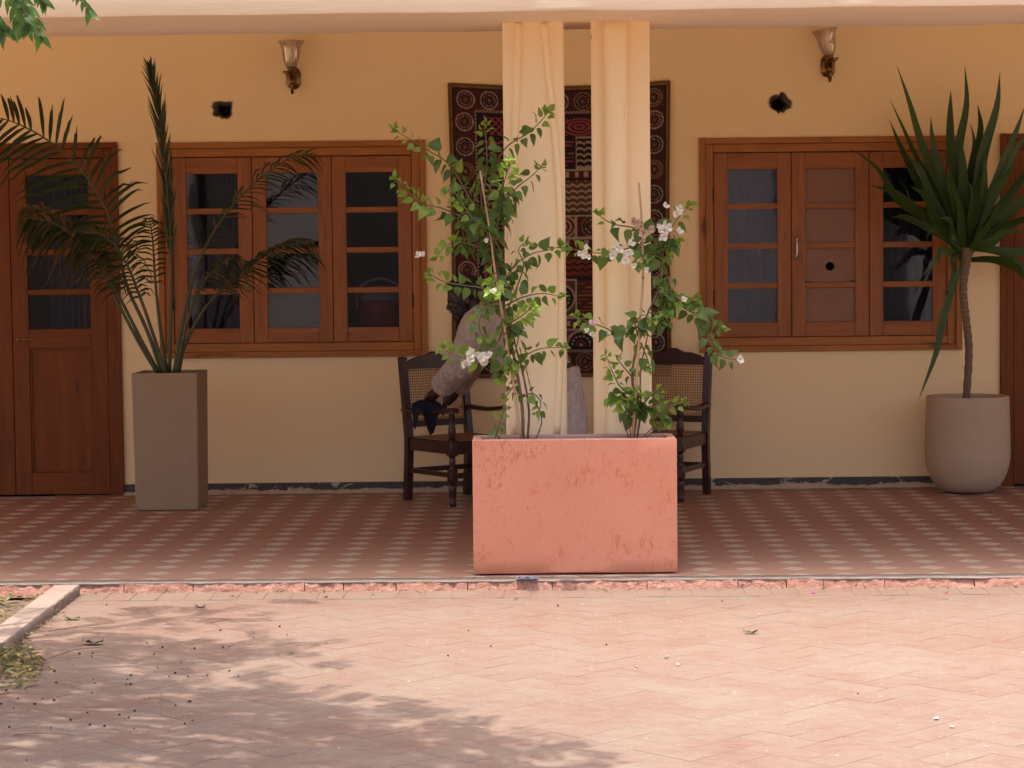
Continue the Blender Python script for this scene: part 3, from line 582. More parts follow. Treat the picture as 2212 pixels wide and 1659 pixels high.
def make_sash(parent, x0, x1, z0, z1, stile, top, bot, mun, npane, pz0=None, mats=None, pane='pane', pmat='glass', name='sash', panel=False, y=.004, hole=False):
    b = MB(); th = .038
    strip(b, x0, x0 + stile, z0, z1, y, y + th, 0); strip(b, x1 - stile, x1, z0, z1, y, y + th, 0)
    strip(b, x0 + stile + .0004, x1 - stile - .0004, z1 - top, z1 - .0004, y + .0006, y + th, 1)
    strip(b, x0 + stile + .0004, x1 - stile - .0004, z0 + .0004, z0 + bot, y + .0006, y + th, 1)
    lo = pz0 if pz0 is not None else z0 + bot; hi = z1 - top; ph = (hi - lo - mun * (npane - 1)) / npane
    if pz0 is not None: strip(b, x0 + stile + .0004, x1 - stile - .0004, lo - .115, lo, y + .0006, y + th, 1)
    for k in range(1, npane): zc = lo + k * (ph + mun) - mun; strip(b, x0 + stile + .0004, x1 - stile - .0004, zc, zc + mun, y + .003, y + th - .004, 1)
    s = b.build(name, mats or [M['wv'], M['wh']], parent)
    for k in range(npane):
        za = lo + k * (ph + mun); p = MB(); e = .0006
        xa, xb, zb = x0 + stile + e, x1 - stile - e, za + ph - e; za += e
        if hole and k == 1:
            cx_, cz_, rr = (xa + xb) / 2, (za + zb) / 2 - .008, .027; n = 24; yb = y + .020
            ci = [(cx_ + rr * math.cos(2*math.pi*q/n + math.pi/4), cz_ + rr * math.sin(2*math.pi*q/n + math.pi/4)) for q in range(n)]
            fr = []
            for q in range(n):
                a = 2*math.pi*q/n + math.pi/4; dxx, dzz = math.cos(a), math.sin(a); sxx = ((xb if dxx > 0 else xa) - cx_) / dxx if abs(dxx) > 1e-6 else 1e9; szz = ((zb if dzz > 0 else za) - cz_) / dzz if abs(dzz) > 1e-6 else 1e9
                t_ = min(sxx, szz); fr.append((cx_ + dxx * t_, cz_ + dzz * t_))
            p.add([(x, yb, z) for x, z in ci] + [(x, yb, z) for x, z in fr] + [(x, yb + .006, z) for x, z in ci], [(q, (q+1) % n, n + (q+1) % n, n + q) for q in range(n)] + [(q, 2*n+q, 2*n+(q+1) % n, (q+1) % n) for q in range(n)])
            cor = [(xa, za), (xb, za), (xb, zb), (xa, zb)]
            for (X_, Z_) in cor:
                near = sorted(range(n), key=lambda q: (fr[q][0]-X_)**2 + (fr[q][1]-Z_)**2)[:2]; m0 = len(p.v); p.add([(X_, yb, Z_), (fr[near[0]][0], yb, fr[near[0]][1]), (fr[near[1]][0], yb, fr[near[1]][1])], [(0, 1, 2)])
        else: p.box((xa, y + .020, za), (xb, y + .0235, zb))
        p.build(pane, M[pmat], s)
    if panel:
        za, zb = z0 + bot, lo - .115; p = MB(); strip(p, x0 + stile + .0006, x1 - stile - .0006, za + .0006, zb - .0006, y + .014, y + .026, 0)
        q = p.build('panel', [M['dv']], s); r_ = MB(); xa, xb = x0 + stile + .0006, x1 - stile - .0006
        for (a, c, d, e) in ((xa, xb, zb - .014, zb - .001), (xa, xb, za + .001, za + .014)): strip(r_, a, c, d, e, y + .006, y + .0138, 0)
        for (a, c) in ((xa, xa + .013), (xb - .013, xb)): strip(r_, a, c, za + .0145, zb - .0145, y + .006, y + .0138, 0)
        r_.build('panel_moulding', [M['dv']], q)
    return s
def window(W, label, boarded):
    w = empty('casement_window', ((W[0] + W[1]) / 2, 0, W[2]), label, 'window', 'veranda windows'); make_frame(w, W, .082, .084)
    x0, x1, z0, z1 = W[0] + .084, W[1] - .084, W[2] + .087, W[3] - .088; n = 3; wd = (x1 - x0) / n
    for k in range(n):
        bo = boarded and k == 1
        make_sash(w, x0 + k * wd + .0022, x0 + (k+1) * wd - .0022, z0, z1, .083, .098, .088, .034, 4, pane='board_panel' if bo else 'pane', pmat='board' if bo else 'glass', hole=bo, y=.004 + (.002 if k == 1 else 0))
    for xh in (x0 - .002, x1 + .002):
        for zf in (.22, .78):
            h = MB(); h.tube([(xh, -.004, z0 + (z1 - z0) * zf - .04), (xh, -.004, z0 + (z1 - z0) * zf + .04)], .0055, 8); h.build('hinge', M['chair'], w, smooth=True)
    return w
win1 = window(WL, 'three-leaf wooden window with all glass panes, behind the palm', False)
win2 = window(WR, 'three-leaf wooden window whose middle leaf is boarded brown', True)
hx = WR[0] + .084 + (WR[1] - WR[0] - .168) / 3 + .03; hz = at(1720, 540, 0).z
b = MB(); b.box((hx - .008, -.004, hz - .055), (hx + .008, .0045, hz - .02), c=.002); b.box((hx - .008, -.004, hz + .045), (hx + .008, .0045, hz + .07), c=.002)
b.tube(curve([(hx, -.004, hz - .045), (hx, -.022, hz - .04), (hx, -.027, hz), (hx, -.022, hz + .055), (hx, -.004, hz + .06)], 20), .0055, 8); b.tube([(hx, -.02, hz + .05), (hx + .003, -.022, hz + .082)], [.006, .003], 8)
b.build('latch_handle', M['steel'], win2, smooth=True)
def door(W, label):
    d = empty('double_door', ((W[0] + W[1]) / 2, 0, 0), label, 'door', 'panelled doors'); make_frame(d, W, .080, .088, bottom=False, mats=[M['dv'], M['dh']])
    x0, x1, z1 = W[0] + .083, W[1] - .083, W[3] - .092; mid = (x0 + x1) / 2; pz = at(130, 711, 0).z
    for (a, c) in ((x0, mid - .002), (mid + .002, x1)):
        lf = make_sash(d, a, c, .008, z1, .098, .098, .135, .034, 4, pz0=pz, mats=[M['dv'], M['dh']], name='door_leaf', panel=True)
    for z in (pz - .06,):
        b = MB(); b.tube([(mid + .03, .002, z), (mid + .11, .0, z - .002)], .006, 8); b.box((mid + .022, -.003, z - .012), (mid + .04, .0045, z + .012), c=.002); b.build('bolt', M['brass'], d)
    return d
door1 = door(DL, 'brown double door with glazed upper half beside the palm planter')
door2 = door(DR, 'brown glazed double door at the right edge beside the round pot')

# curtains and a cooler inside
def curtain(x0, x1, z0, z1, y, label, amp=.025):
    n = 60; vs_ = []; 
    for i in range(n + 1):
        x = x0 + (x1 - x0) * i / n; d = amp * math.sin(i * .75 + noise.noise(Vector((x * 5, y, 0))) * 2.5)
        for z in (z0, (z0 + z1) / 2, z1): vs_.append((x, y + d * (1.2 if z == z0 else .8), z))
    b = MB(); b.add(vs_, [(i*3+k, (i+1)*3+k, (i+1)*3+k+1, i*3+k+1) for i in range(n) for k in range(2)])
    o = b.build('curtain', M['curtain'], smooth=True, loc=((x0+x1)/2, y, z1)); tag(o, label, 'curtain', 'curtains inside the house'); sol = o.modifiers.new('thick', 'SOLIDIFY'); sol.thickness = .003
curtain(WL[0] + .02, WL[0] + .46, .55, 2.25, .35, 'grey curtain behind the left leaf of the all-glass window')
curtain(dx1 - .5, dx1 - .22, .05, 2.15, .36, 'grey curtain behind the door beside the palm planter')
curtain(WR[0] - .02, WR[0] + .62, .55, 2.25, .35, 'grey curtain behind the left leaf of the part-boarded window')
curtain(WR[1] - .62, WR[1] + .05, .55, 2.25, .36, 'grey curtain behind the right leaf of the part-boarded window')
cl = at(822, 668, .26); co_ = empty('water_cooler', (cl.x, .26, cl.z - .1), 'red plastic cooler with white lid and handle behind the window glass', 'cooler')
b = MB(); b.lathe([(.12, -.10), (.135, -.09), (.14, .085), (.138, .095)], (cl.x, .26, cl.z - .04), 24); b.build('body', M['red'], co_, smooth=True)
b = MB(); b.lathe([(.142, .0), (.144, .05), (.12, .075), (.02, .085)], (cl.x, .26, cl.z + .057), 24); b.build('lid', M['white'], co_, smooth=True)
b = MB(); b.tube(curve([(cl.x - .145, .24, cl.z + .02), (cl.x - .13, .23, cl.z + .13), (cl.x, .225, cl.z + .19), (cl.x + .13, .23, cl.z + .13), (cl.x + .145, .24, cl.z + .02)], 24), .009, 8); b.build('handle', M['white'], co_, smooth=True)
b = MB(); b.box((cl.x - .35, .215, cl.z - .19), (cl.x + .3, .62, cl.z - .142), c=.004)
for sx in (-.31, .26):
    for sy in (.24, .58): b.box((cl.x + sx - .02, sy - .02, -.028), (cl.x + sx + .02, sy + .02, cl.z - .19))
tag(b.build('side_table', M['chair'], loc=(cl.x, .44, 0)), 'low dark wooden table under the red cooler indoors', 'table')

# ================================================================== WALL LAMPS
def sconce(px, py, tilt, label):
    p = at(px, py, 0); s = empty('wall_lamp', p, label, 'wall lamp', 'brass wall lamps'); O = Vector(p)
    b = MB(); st = []; hw, hh = .044, .068
    for k in range(28):
        q = 2 * math.pi * k / 28; st.append((hw * math.cos(q), (hh - hw) * (1 if math.sin(q) >= 0 else -1) + hw * math.sin(q)))
    b.loft([[O + Vector((x * sc, yy, z * (1 - (1 - sc) * .65))) for x, z in st] for sc, yy in ((1, .001), (1.0, -.006), (.93, -.012), (.62, -.015), (.55, -.020), (.2, -.022))]); smooth_angle(b.build('backplate', M['brass'], s), 50)
    b = MB(); 
    b.tube([O + q for q in curve([(0, -.01, -.02), (0, -.05, -.07), (0, -.085, -.095), (0, -.115, -.07), (0, -.118, -.02)], 24)], [.0085] * 25, 10)
    b.lathe([(.004, -.045), (.012, -.03), (.019, -.012), (.012, .002), (.009, .006)], O + Vector((0, -.118, -.01)), 16); b.build('arm', M['brass'], s, smooth=True)
    Mt = Matrix.Rotation(tilt, 3, 'Y'); C_ = O + Vector((0, -.118, 0))
    b = MB(); b.lathe([(.010, .0), (.034, .012), (.046, .016), (.046, .019), (.026, .024), (.024, .048), (.030, .054), (.034, .075), (.034, .080)], C_, 20, M=Mt); b.build('cup', M['brass'], s, smooth=True)
    for sg in (-1, 1):
        b = MB(); b.tube([C_ + Mt @ Vector((sg * .030, 0, .03)), C_ + Mt @ Vector((sg * .052, 0, .028))], [.004, .006], 8); b.build('thumb_screw', M['brass'], s)
    b = MB(); pr = [(.030, .055), (.040, .075), (.048, .10), (.052, .13), (.055, .16), (.062, .185), (.074, .205), (.079, .212)]
    b.lathe(pr + [(r_ - .003, z) for r_, z in reversed(pr)], C_, 48, M=Mt, capb=False, capt=False, wob=.02); b.build('glass_shade', M['amber'], s, smooth=True)
    b = MB(); b.lathe([(.012, .03), (.015, .06), (.020, .09), (.021, .11), (.014, .13), (.004, .137)], C_, 14, M=Mt); b.build('bulb', M['white'], s, smooth=True)
    return s
sconce(634, 169, 0.0, 'brass wall lamp with upright fluted glass shade above the all-glass window')
sconce(1788, 143, R(-10), 'brass wall lamp with tilted fluted glass shade above the part-boarded window')

# ================================================================== WALL HANGING
hx0, hz1 = at(969, 181, 0).x, at(969, 181, 0).z; hx1 = at(1446, 178, 0).x; hz0 = at(1260, 812, 0).z
HWd, HHt = hx1 - hx0, hz1 - hz0
CR, MA, DK, PK, BR_, OC, RU = (.34, .26, .19), (.085, .016, .018), (.018, .012, .013), (.26, .05, .065), (.10, .045, .022), (.22, .11, .03), (.17, .035, .02)
hr = random.Random(21); cells = {}
def ringmotif(x, z, r, base, seedc):
    d = math.hypot(x, z); a = math.atan2(z, x)
    if d > r: return base
    if d > r * .86: return CR if seedc % 3 else OC
    if d > r * .66: return base if seedc % 2 else DK
    if d > r * .54: return CR if math.sin(a * 14) > -.2 else DK
    if d > r * .34: return DK
    if d > r * .22: return RU
    return CR if d < r * .1 else DK
def block(x, z, w, h, kind, sd_):
    u, v = x / w, z / h; pal = [(MA, CR), (PK, DK), (DK, CR), (BR_, CR), (RU, DK), (MA, OC), (DK, PK)][sd_ % 7]; A, B = pal
    if u < .05 or v < .05 or u > .95 or v > .95: return DK if sd_ % 2 else CR
    if kind == 0: return ringmotif(x - w / 2, z - h / 2, min(w, h) * .46, A, sd_)
    if kind == 1: return B if (math.sin((x + z) * 150) > .55 or math.sin((x - z) * 150) > .6) else A
    if kind == 2:
        q = abs(((u * 3) % 1) - .5) + abs(((v * 3) % 1) - .5); return B if .28 < q < .40 or q < .12 else A
    if kind == 3: return B if math.sin(z * 260) > .5 and math.sin(x * 40 + z * 60) > -.6 else A
    if kind == 4:
        q = math.hypot(u - .5, v - .5); return B if math.sin(q * 42) > .35 else A
    if kind == 5: return B if math.sin(z * 170 + 2.2 * abs(math.sin(x * 60))) > .45 else A
    return B if noise.noise(Vector((x * 70, z * 70, sd_))) > .12 else A
def stitch(x, z):
    e = min(x, z, HWd - x, HHt - z)
    if e < .020: return OC if noise.noise(Vector((x * 30, z * 30, 0))) > -.3 else (.16, .075, .02)
    if e < .030: return DK
    if e < .150:
        if z < .150 or z > HHt - .150: cxn = .142; i = math.floor((x - .03) / cxn); lx = x - .03 - (i + .5) * cxn; lz = (z - .09) if z < .15 else (z - (HHt - .09))
        else: czn = .150; i = math.floor((z - .15) / czn); lz = z - .15 - (i + .5) * czn; lx = (x - .09) if x < .15 else (x - (HWd - .09))
        sc = ringmotif(lx, lz, .056, (MA, DK, BR_)[i % 3], i + 1)
        if math.hypot(lx, lz) > .058: sc = MA if noise.noise(Vector((x * 26, z * 26, 3))) > .1 else (.05, .02, .02)
        return sc
    if e < .165: return CR if math.sin((x + z) * 300) > 0 else MA
    if e < .185: return DK
    x2, z2 = x - .185, z - .185; w, h = HWd - .37, HHt - .37
    rows = [.12, .20, .06, .22, .14, .05, .20, .24, .07, .20]; zz = 0; r_ = 0
    while r_ < len(rows) and zz + rows[r_] < z2: zz += rows[r_]; r_ += 1
    rh = rows[min(r_, len(rows) - 1)]
    if rh < .09:
        return CR if (math.sin(x2 * 110) > .3 and .25 < (z2 - zz) / rh < .75) or (z2 - zz) < .008 else MA
    nc = 4 + (r_ % 3); cw = w / nc; c = min(nc - 1, int(x2 / cw)); key = (r_, c)
    if key not in cells: cells[key] = (hr.randrange(7), hr.randrange(20))
    return block(x2 - c * cw, z2 - zz, cw, rh, *cells[key])
nx, nz = 250, 330; b = MB(); cols = []
for i in range(nx + 1):
    for j in range(nz + 1):
        u, v = i / nx, j / nz; x, z = u * HWd, v * HHt
        sag = .028 * math.sin(math.pi * u) * (1 - v); inn = .012 * math.sin(v * 3.0) * (1 - 2 * u)
        y = -.012 - .010 * (1 - math.cos(u * 9.0)) * (.4 + .6 * v) - .004 * noise.noise(Vector((u * 6, v * 4, 0)))
        b.v.append(Vector((hx0 + x + inn, y, hz1 - z - sag))); cols.append((*stitch(x, z), 1.0))
b.f = [(i*(nz+1)+j, i*(nz+1)+j+1, (i+1)*(nz+1)+j+1, (i+1)*(nz+1)+j) for i in range(nx) for j in range(nz)]; b.m = [0] * len(b.f)
hang = empty('wall_hanging', ((hx0 + hx1) / 2, -.01, hz0), 'dark embroidered patchwork textile hanging behind the pillars', 'wall hanging')
o = b.build('cloth', M['stitch'], hang, smooth=True); ca = o.data.color_attributes.new('stitch', 'FLOAT_COLOR', 'POINT'); ca.data.foreach_set('color', [c for q in cols for c in q])
b2 = MB(); edge = [b.v[0 * (nz+1) + j] for j in range(0, nz + 1, 10)]; e2 = [b.v[nx * (nz+1) + j] for j in range(0, nz + 1, 10)]; e3 = [b.v[i * (nz+1)] for i in range(0, nx + 1, 10)]; e4 = [b.v[i * (nz+1) + nz] for i in range(0, nx + 1, 10)]
for e in (edge, e2, e3, e4): b2.tube(e, .006, 8)
b2.build('edge_binding', M['bind'], hang, smooth=True)

# ================================================================== CHAIRS
def make_chair(name, label):
    c = empty(name, (0, 0, 0), label, 'chair', 'cane backed armchairs'); hw, hd = .215, .225; sz = .375; mt = M['chair']
    rake = lambda z: hd + (0.0 if z < sz else (z - sz) * .13)
    for s in (-1, 1):
        b = MB(); rings = []
        for z in (0, .1, .2, .30, .375, .45, .55, .65, .75, .80, .838, .845):
            w = .0205 if z < .845 else .015; y = rake(z) + (.02 * (1 - z / .3) if z < .3 else 0)
            rings.append([Vector((s * hw + dx * w, y + dy * w, z)) for dx, dy in ((-1, -1), (1, -1), (1, 1), (-1, 1))])
        b.loft(rings); b.build('back_post', mt, c)
        b = MB(); prof = [(.017, 0), (.021, .012), (.020, .03), (.0165, .04), (.021, .07), (.0235, .10), (.022, .118), (.016, .126), (.021, .132), (.0155, .138)]
        b.lathe(prof, (s * hw, -hd, 0), 16)
        b.box((s * hw - .0245, -hd - .0245, .138), (s * hw + .0245, -hd + .0245, .215), c=.006)
        b.lathe([(.017, .215), (.0145, .225), (.0185, .245), (.020, .26), (.0155, .278), (.021, .284), (.0155, .29)], (s * hw, -hd, 0), 16)
        b.box((s * hw - .0265, -hd - .0265, .29), (s * hw + .0265, -hd + .0265, .385), c=.006)
        b.lathe([(.017, .385), (.021, .392), (.0155, .40), (.022, .42), (.0225, .435), (.019, .46), (.0165, .50), (.0205, .508), (.0205, .514), (.016, .52), (.019, .535)], (s * hw, -hd, 0), 16)
        smooth_angle(b.build('front_leg', mt, c), 40)
        b = MB(); ctr = curve([(s * hw, rake(.54) + .035, .532), (s * (hw + .004), rake(.54) - .02, .535), (s * (hw + .012), .06, .528), (s * (hw + .012), -.08, .538), (s * (hw + .006), -hd - .01, .556), (s * (hw + .004), -hd - .055, .553)], 30); rings = []
        for i, p in enumerate(ctr):
            w = .018 + .009 * math.sin(math.pi * min(1, i / len(ctr) * 1.15)); rings.append([p + Vector((dx * w, 0, dz * .013)) for dx, dz in ((-1, -.6), (-.6, -1), (.6, -1), (1, -.6), (1, .6), (.6, 1), (-.6, 1), (-1, .6))])
        b.loft(rings); smooth_angle(b.build('arm', mt, c), 45)
        b = MB(); b.box((s * hw - .012, -hd + .026, .300), (s * hw + .012, hd - .021, .372), c=.003); b.build('side_rail', mt, c)
        b = MB(); b.box((s * hw - .010, -hd + .0247, .165), (s * hw + .010, hd - .012, .193), c=.003); b.build('stretcher', mt, c)
    b = MB(); b.box((-hw + .0267, -hd - .012, .298), (hw - .0267, -hd + .014, .371), c=.003); b.build('front_rail', mt, c)
    b = MB(); b.box((-hw + .021, hd - .012, .300), (hw - .021, hd + .012, .370), c=.003); b.build('rear_rail', mt, c)
    for y in (-hd, hd + .005):
        b = MB(); b.box((-hw + .0246 if y < 0 else -hw + .021, y - .010, .160), (hw - .0246 if y < 0 else hw - .021, y + .010, .19), c=.003); b.build('stretcher', mt, c)
    b = MB(); b.box((-hw + .0125, -hd + .0145, .3715), (hw - .0125, hd - .0125, .380), c=.002); b.build('cane_seat', M['seatcane'], c)
    # crest rail with a scalloped top
    b = MB(); n = 36; rings = []
    for i in range(n + 1):
        x = (-hw + .0207) + (2 * hw - .0414) * i / n; q = abs(x) / (hw - .02)
        top = .838 + .010 * math.exp(-((q - .55) / .16) ** 2) + .034 * math.exp(-(q / .30) ** 2) - .012 * q * q + (-.008 if .88 < q else 0)
        y = rake(.8); rings.append([Vector((x, y - .012, .772)), Vector((x, y - .012, top - .004)), Vector((x, y - .008, top)), Vector((x, y + .008, top)), Vector((x, y + .012, top - .004)), Vector((x, y + .012, .772))])
    b.loft(rings); b.build('crest_rail', mt, c)
    b = MB(); b.box((-hw + .0207, rake(.45) - .011, .43), (hw - .0207, rake(.45) + .011, .468), c=.003); b.build('lower_back_rail', mt, c)
    b = MB(); y0, y1 = rake(.468), rake(.772); xw = hw - .021
    b.add([(-xw, y0, .468), (xw, y0, .468), (xw, y1, .772), (-xw, y1, .772)], [(0, 1, 2, 3)]); q = b.build('cane_back', M['cane'], c); q.modifiers.new('t', 'SOLIDIFY').thickness = .002
    b = MB()
    for sgn in (-1, 1): b.tube([(sgn * (xw - .006), y0 - .002, .47), (sgn * (xw - .006), y1 - .002, .77)], .004, 6)
    for yz in ((y0, .474), (y1, .766)): b.tube([(-xw + .004, yz[0] - .002, yz[1]), (xw - .004, yz[0] - .002, yz[1])], .004, 6)
    b.build('cane_binding', M['cane'], q); return c
def copy_tree(o, parent=None):
    c = o.copy(); COL.objects.link(c); c.parent = parent
    for ch in [k for k in o.children]: copy_tree(ch, c)
    return c
ch1 = make_chair('cane_armchair', 'dark cane-back armchair being wiped by the bending person')
ch2 = copy_tree(ch1); ch2['label'] = 'dark cane-back armchair half hidden by the drainpipe pillar'
ch1.location = (-.305, -.505, .0005); ch1.rotation_euler.z = R(36)
ch2.location = (.865, -.40, .0005); ch2.rotation_euler.z = R(-24)

# ================================================================== PERSON
def ellring(c, a, b, ra, rb, n=20, sq=2.2, bump_=0, seed=0):
    out = []
    for k in range(n):
        q = 2 * math.pi * k / n; ca, sa = math.cos(q), math.sin(q)
        x = math.copysign(abs(ca) ** (2 / sq), ca); y = math.copysign(abs(sa) ** (2 / sq), sa)
        r_ = 1 + bump_ * noise.noise(Vector((ca * 2.2, sa * 2.2, seed)))
        out.append(c + a * x * ra * r_ + b * y * rb * r_)
    return out
PYc = -.98
def pp(px, py, dy=0.0): return at(px, py, PYc + dy)
person = empty('person', (pp(1180, 900).x, PYc, 0), 'person in beige kurta bending over the armchair, mostly hidden by leaves', 'person')
AX = (Vector((1, 0, 0)), Vector((0, 1, 0)), Vector((0, 0, 1)))
f_ = Vector((-.93, -.05, -.37)).normalized(); u_ = Vector((-.37, 0, .93)); u_ = (u_ - f_ * u_.dot(f_)).normalized(); s_ = u_.cross(f_); HA = (f_, s_, u_)
hc = pp(1001, 645)
def hp(a, b_, c): return hc + f_ * a + s_ * b_ + u_ * c
b = MB()
b.blob(hp(-.012, 0, .025), HA, (.094, .073, .088)); b.blob(hp(.03, 0, -.045), HA, (.058, .055, .062)); b.blob(hp(.058, 0, -.085), HA, (.028, .034, .028)); b.blob(hp(.070, 0, .022), HA, (.020, .05, .016))
b.tube([hp(.078, 0, .015), hp(.098, 0, -.012), hp(.104, 0, -.026)], [.009, .012, .014], 10); b.blob(hp(.092, .012, -.03), HA, (.012, .010, .009)); b.blob(hp(.092, -.012, -.03), HA, (.012, .010, .009))
b.blob(hp(.080, 0, -.052), HA, (.014, .024, .008)); b.blob(hp(.078, 0, -.064), HA, (.013, .021, .008))
for sg in (-1, 1): b.blob(hp(-.012, sg * .078, -.012), HA, (.017, .008, .030)); b.blob(hp(.05, sg * .045, -.02), HA, (.025, .02, .02))
b.tube([hp(-.03, 0, -.03), pp(1040, 672), pp(1062, 690)], [.056, .056, .065], 16)
b.tube([pp(1055, 690), pp(1085, 712), pp(1135, 742), pp(1190, 772)], [.10, .125, .115, .125], 18)
sh, el, wr = pp(1034, 700, -.15), pp(997, 786, -.06), pp(945, 846, .22); hd_ = pp(916, 868, .34)
sh2, el2, wr2 = pp(1046, 704, .16), pp(1012, 790, .30), pp(985, 848, .42)
for a, e, w in ((sh, el, wr), (sh2, el2, wr2)): b.tube(curve([a, (a + e) / 2, e, (e + w) / 2, w], 16), [.052, .05, .047, .046, .044, .043, .042, .043, .042, .040, .038, .036, .034, .032, .030, .028, .028], 14)
def hand(w, tip, up):
    d = (tip - w).normalized(); sd2 = d.cross(up).normalized(); n_ = sd2.cross(d)
    b.tube([w, w + d * .04, w + d * .085], [.027, .033, .030], 12)
    for k, (o_, ln) in enumerate(((-.027, .068), (-.009, .078), (.009, .073), (.026, .056))):
        r0 = w + d * .075 + sd2 * o_; b.tube([r0, r0 + d * ln * .42 - n_ * .004, r0 + d * ln * .75 - n_ * .022, r0 + d * ln * .9 - n_ * .043], [.0092, .0088, .0082, .0066], 8)
    r0 = w + d * .028 - sd2 * .024; b.tube([r0, r0 + d * .028 - sd2 * .022 - n_ * .008, r0 + d * .055 - sd2 * .026 - n_ * .024], [.012, .010, .0075], 8)
hand(wr, hd_, Vector((0, 0, 1))); hand(wr2, pp(960, 872, .44), Vector((0, 0, 1)))
kn = [pp(1232, 905, -.09), pp(1128, 905, .10)]; an = [Vector((pp(1238, 900).x, PYc - .09, .085)), Vector((pp(1132, 900).x, PYc + .12, .085))]
for hpt, k_, a_ in ((pp(1205, 790, -.085), kn[0], an[0]), (pp(1180, 790, .085), kn[1], an[1])): b.tube([hpt, (hpt + k_) / 2, k_, (k_ + a_) / 2, a_], [.085, .075, .055, .05, .035], 14)
body = b.build('body', M['skin'], person, smooth=True); md = body.modifiers.new('skin', 'REMESH'); md.mode = 'VOXEL'; md.voxel_size = .0055; md.use_smooth_shade = True; sm = body.modifiers.new('soft', 'SMOOTH'); sm.factor = .5; sm.iterations = 3
for sg in (-1, 1):
    b = MB(); b.blob(hp(.074, sg * .031, -.002), HA, (.010, .013, .009)); b.blob(hp(.0805, sg * .031, -.002), HA, (.005, .006, .006), mi=1); b.build('eye', [M['eyew'], M['hair']], body, smooth=True)
b = MB(); b.blob(hp(-.028, 0, .042), HA, (.098, .083, .090), 18, 12); b.blob(hp(-.075, 0, -.005), HA, (.045, .066, .065)); b.blob(hp(.03, 0, .095), HA, (.05, .06, .025))
for sg in (-1, 1): b.blob(hp(.012, sg * .070, -.005), HA, (.022, .012, .05))
ho = b.build('hair', M['hair'], person, smooth=True); md = ho.modifiers.new('j', 'REMESH'); md.mode = 'VOXEL'; md.voxel_size = .007; md.use_smooth_shade = True
b = MB(); b.blob(hp(.058, 0, -.088), HA, (.040, .046, .040)); b.blob(hp(.03, .052, -.055), HA, (.04, .014, .045)); b.blob(hp(.03, -.052, -.055), HA, (.04, .014, .045)); b.blob(hp(.088, 0, -.045), HA, (.012, .03, .007))
bo = b.build('beard', M['hair'], person, smooth=True); md = bo.modifiers.new('j', 'REMESH'); md.mode = 'VOXEL'; md.voxel_size = .006; md.use_smooth_shade = True
# kurta
b = MB(); Yv = Vector((0, 1, 0)); spine = [(1030, 664, .060, .070, 0), (1038, 678, .100, .150, 0), (1056, 698, .145, .205, 1), (1090, 722, .180, .21, 2), (1130, 752, .190, .205, 3), (1165, 770, .175, .205, 4)]
rings = []; d0 = Vector((-.84, 0, .54)).normalized()
for k, (x, y, ra, rb, sdd) in enumerate(spine):
    tw = k / 8.0; d = (d0 * (1 - tw * .5) + Vector((0, 0, 1)) * tw * .8).normalized(); a = Yv.cross(d).normalized(); rings.append(ellring(pp(x, y), a, Yv, ra, rb, 28, 2.1, .06, k * .3))
for x, y, ra, rb in ((1172, 812, .172, .205), (1176, 850, .192, .21), (1179, 880, .208, .215), (1181, 900, .220, .218)):
    rings.append(ellring(pp(x, y), Vector((1, 0, 0)), Yv, -ra, rb, 28, 2.2, .12, 3.1 + y * .01))
def flipmatch(rs):
    for i in range(1, len(rs)):
        best = min(range(len(rs[i])), key=lambda o_: sum((rs[i-1][q] - rs[i][(q + o_) % len(rs[i])]).length for q in range(0, len(rs[i]), 4)))
        rv = list(reversed(rs[i])); best2 = min(range(len(rv)), key=lambda o_: sum((rs[i-1][q] - rv[(q + o_) % len(rv)]).length for q in range(0, len(rv), 4)))
        c1 = rs[i][best:] + rs[i][:best]; c2 = rv[best2:] + rv[:best2]
        d1 = sum((p - q).length for p, q in zip(rs[i-1], c1)); d2 = sum((p - q).length for p, q in zip(rs[i-1], c2)); rs[i] = c1 if d1 <= d2 else c2
    return rs
b.loft(flipmatch(rings))
for a, e, w, dy in ((sh, el, wr, 0), (sh2, el2, wr2, 0)):
    cuff = e + (w - e) * .72; path = curve([a + (pp(1070, 705) - a) * .35, a, (a + e) / 2, e, (e + cuff) / 2, cuff], 20); n = len(path)
    b.tube(path, [(.108 - .042 * (i / (n - 1))) * (1 + .07 * noise.noise(Vector((i * .55, dy, 1)))) for i in range(n)], 20)
    b.tube([cuff + Vector((.0, 0, .012)), cuff + Vector((.022, 0, -.028)), cuff + Vector((.030, 0, -.055))], [.058, .050, .024], 14)
ku = b.build('kurta', M['kurta'], person, smooth=True); md = ku.modifiers.new('j', 'REMESH'); md.mode = 'VOXEL'; md.voxel_size = .009; md.use_smooth_shade = True; sm = ku.modifiers.new('soft', 'SMOOTH'); sm.factor = .5; sm.iterations = 4
tx = bpy.data.textures.new('folds', 'CLOUDS'); tx.noise_scale = .05; dm = ku.modifiers.new('fold', 'DISPLACE'); dm.texture = tx; dm.strength = .016; dm.mid_level = .5
b = MB(); cf = el + (wr - el) * .72; ax_ = (wr - el).normalized(); b.tube([cf - ax_ * .02, cf - ax_ * .005, cf + ax_ * .018, cf + ax_ * .024], [.066, .072, .073, .060], 20); b.build('rolled_cuff', M['kurta'], ku, smooth=True); b = MB()
for hpt, k_, a_ in ((pp(1205, 800, -.085), kn[0], an[0]), (pp(1180, 800, .085), kn[1], an[1])):
    b.tube(curve([hpt, (hpt + k_) / 2, k_, (k_ + a_) / 2, a_ + Vector((0, 0, .0))], 16), [(.125 - .05 * i / 16) * (1 + .06 * noise.noise(Vector((i * .7, 2, hpt.y)))) for i in range(17)], 20)
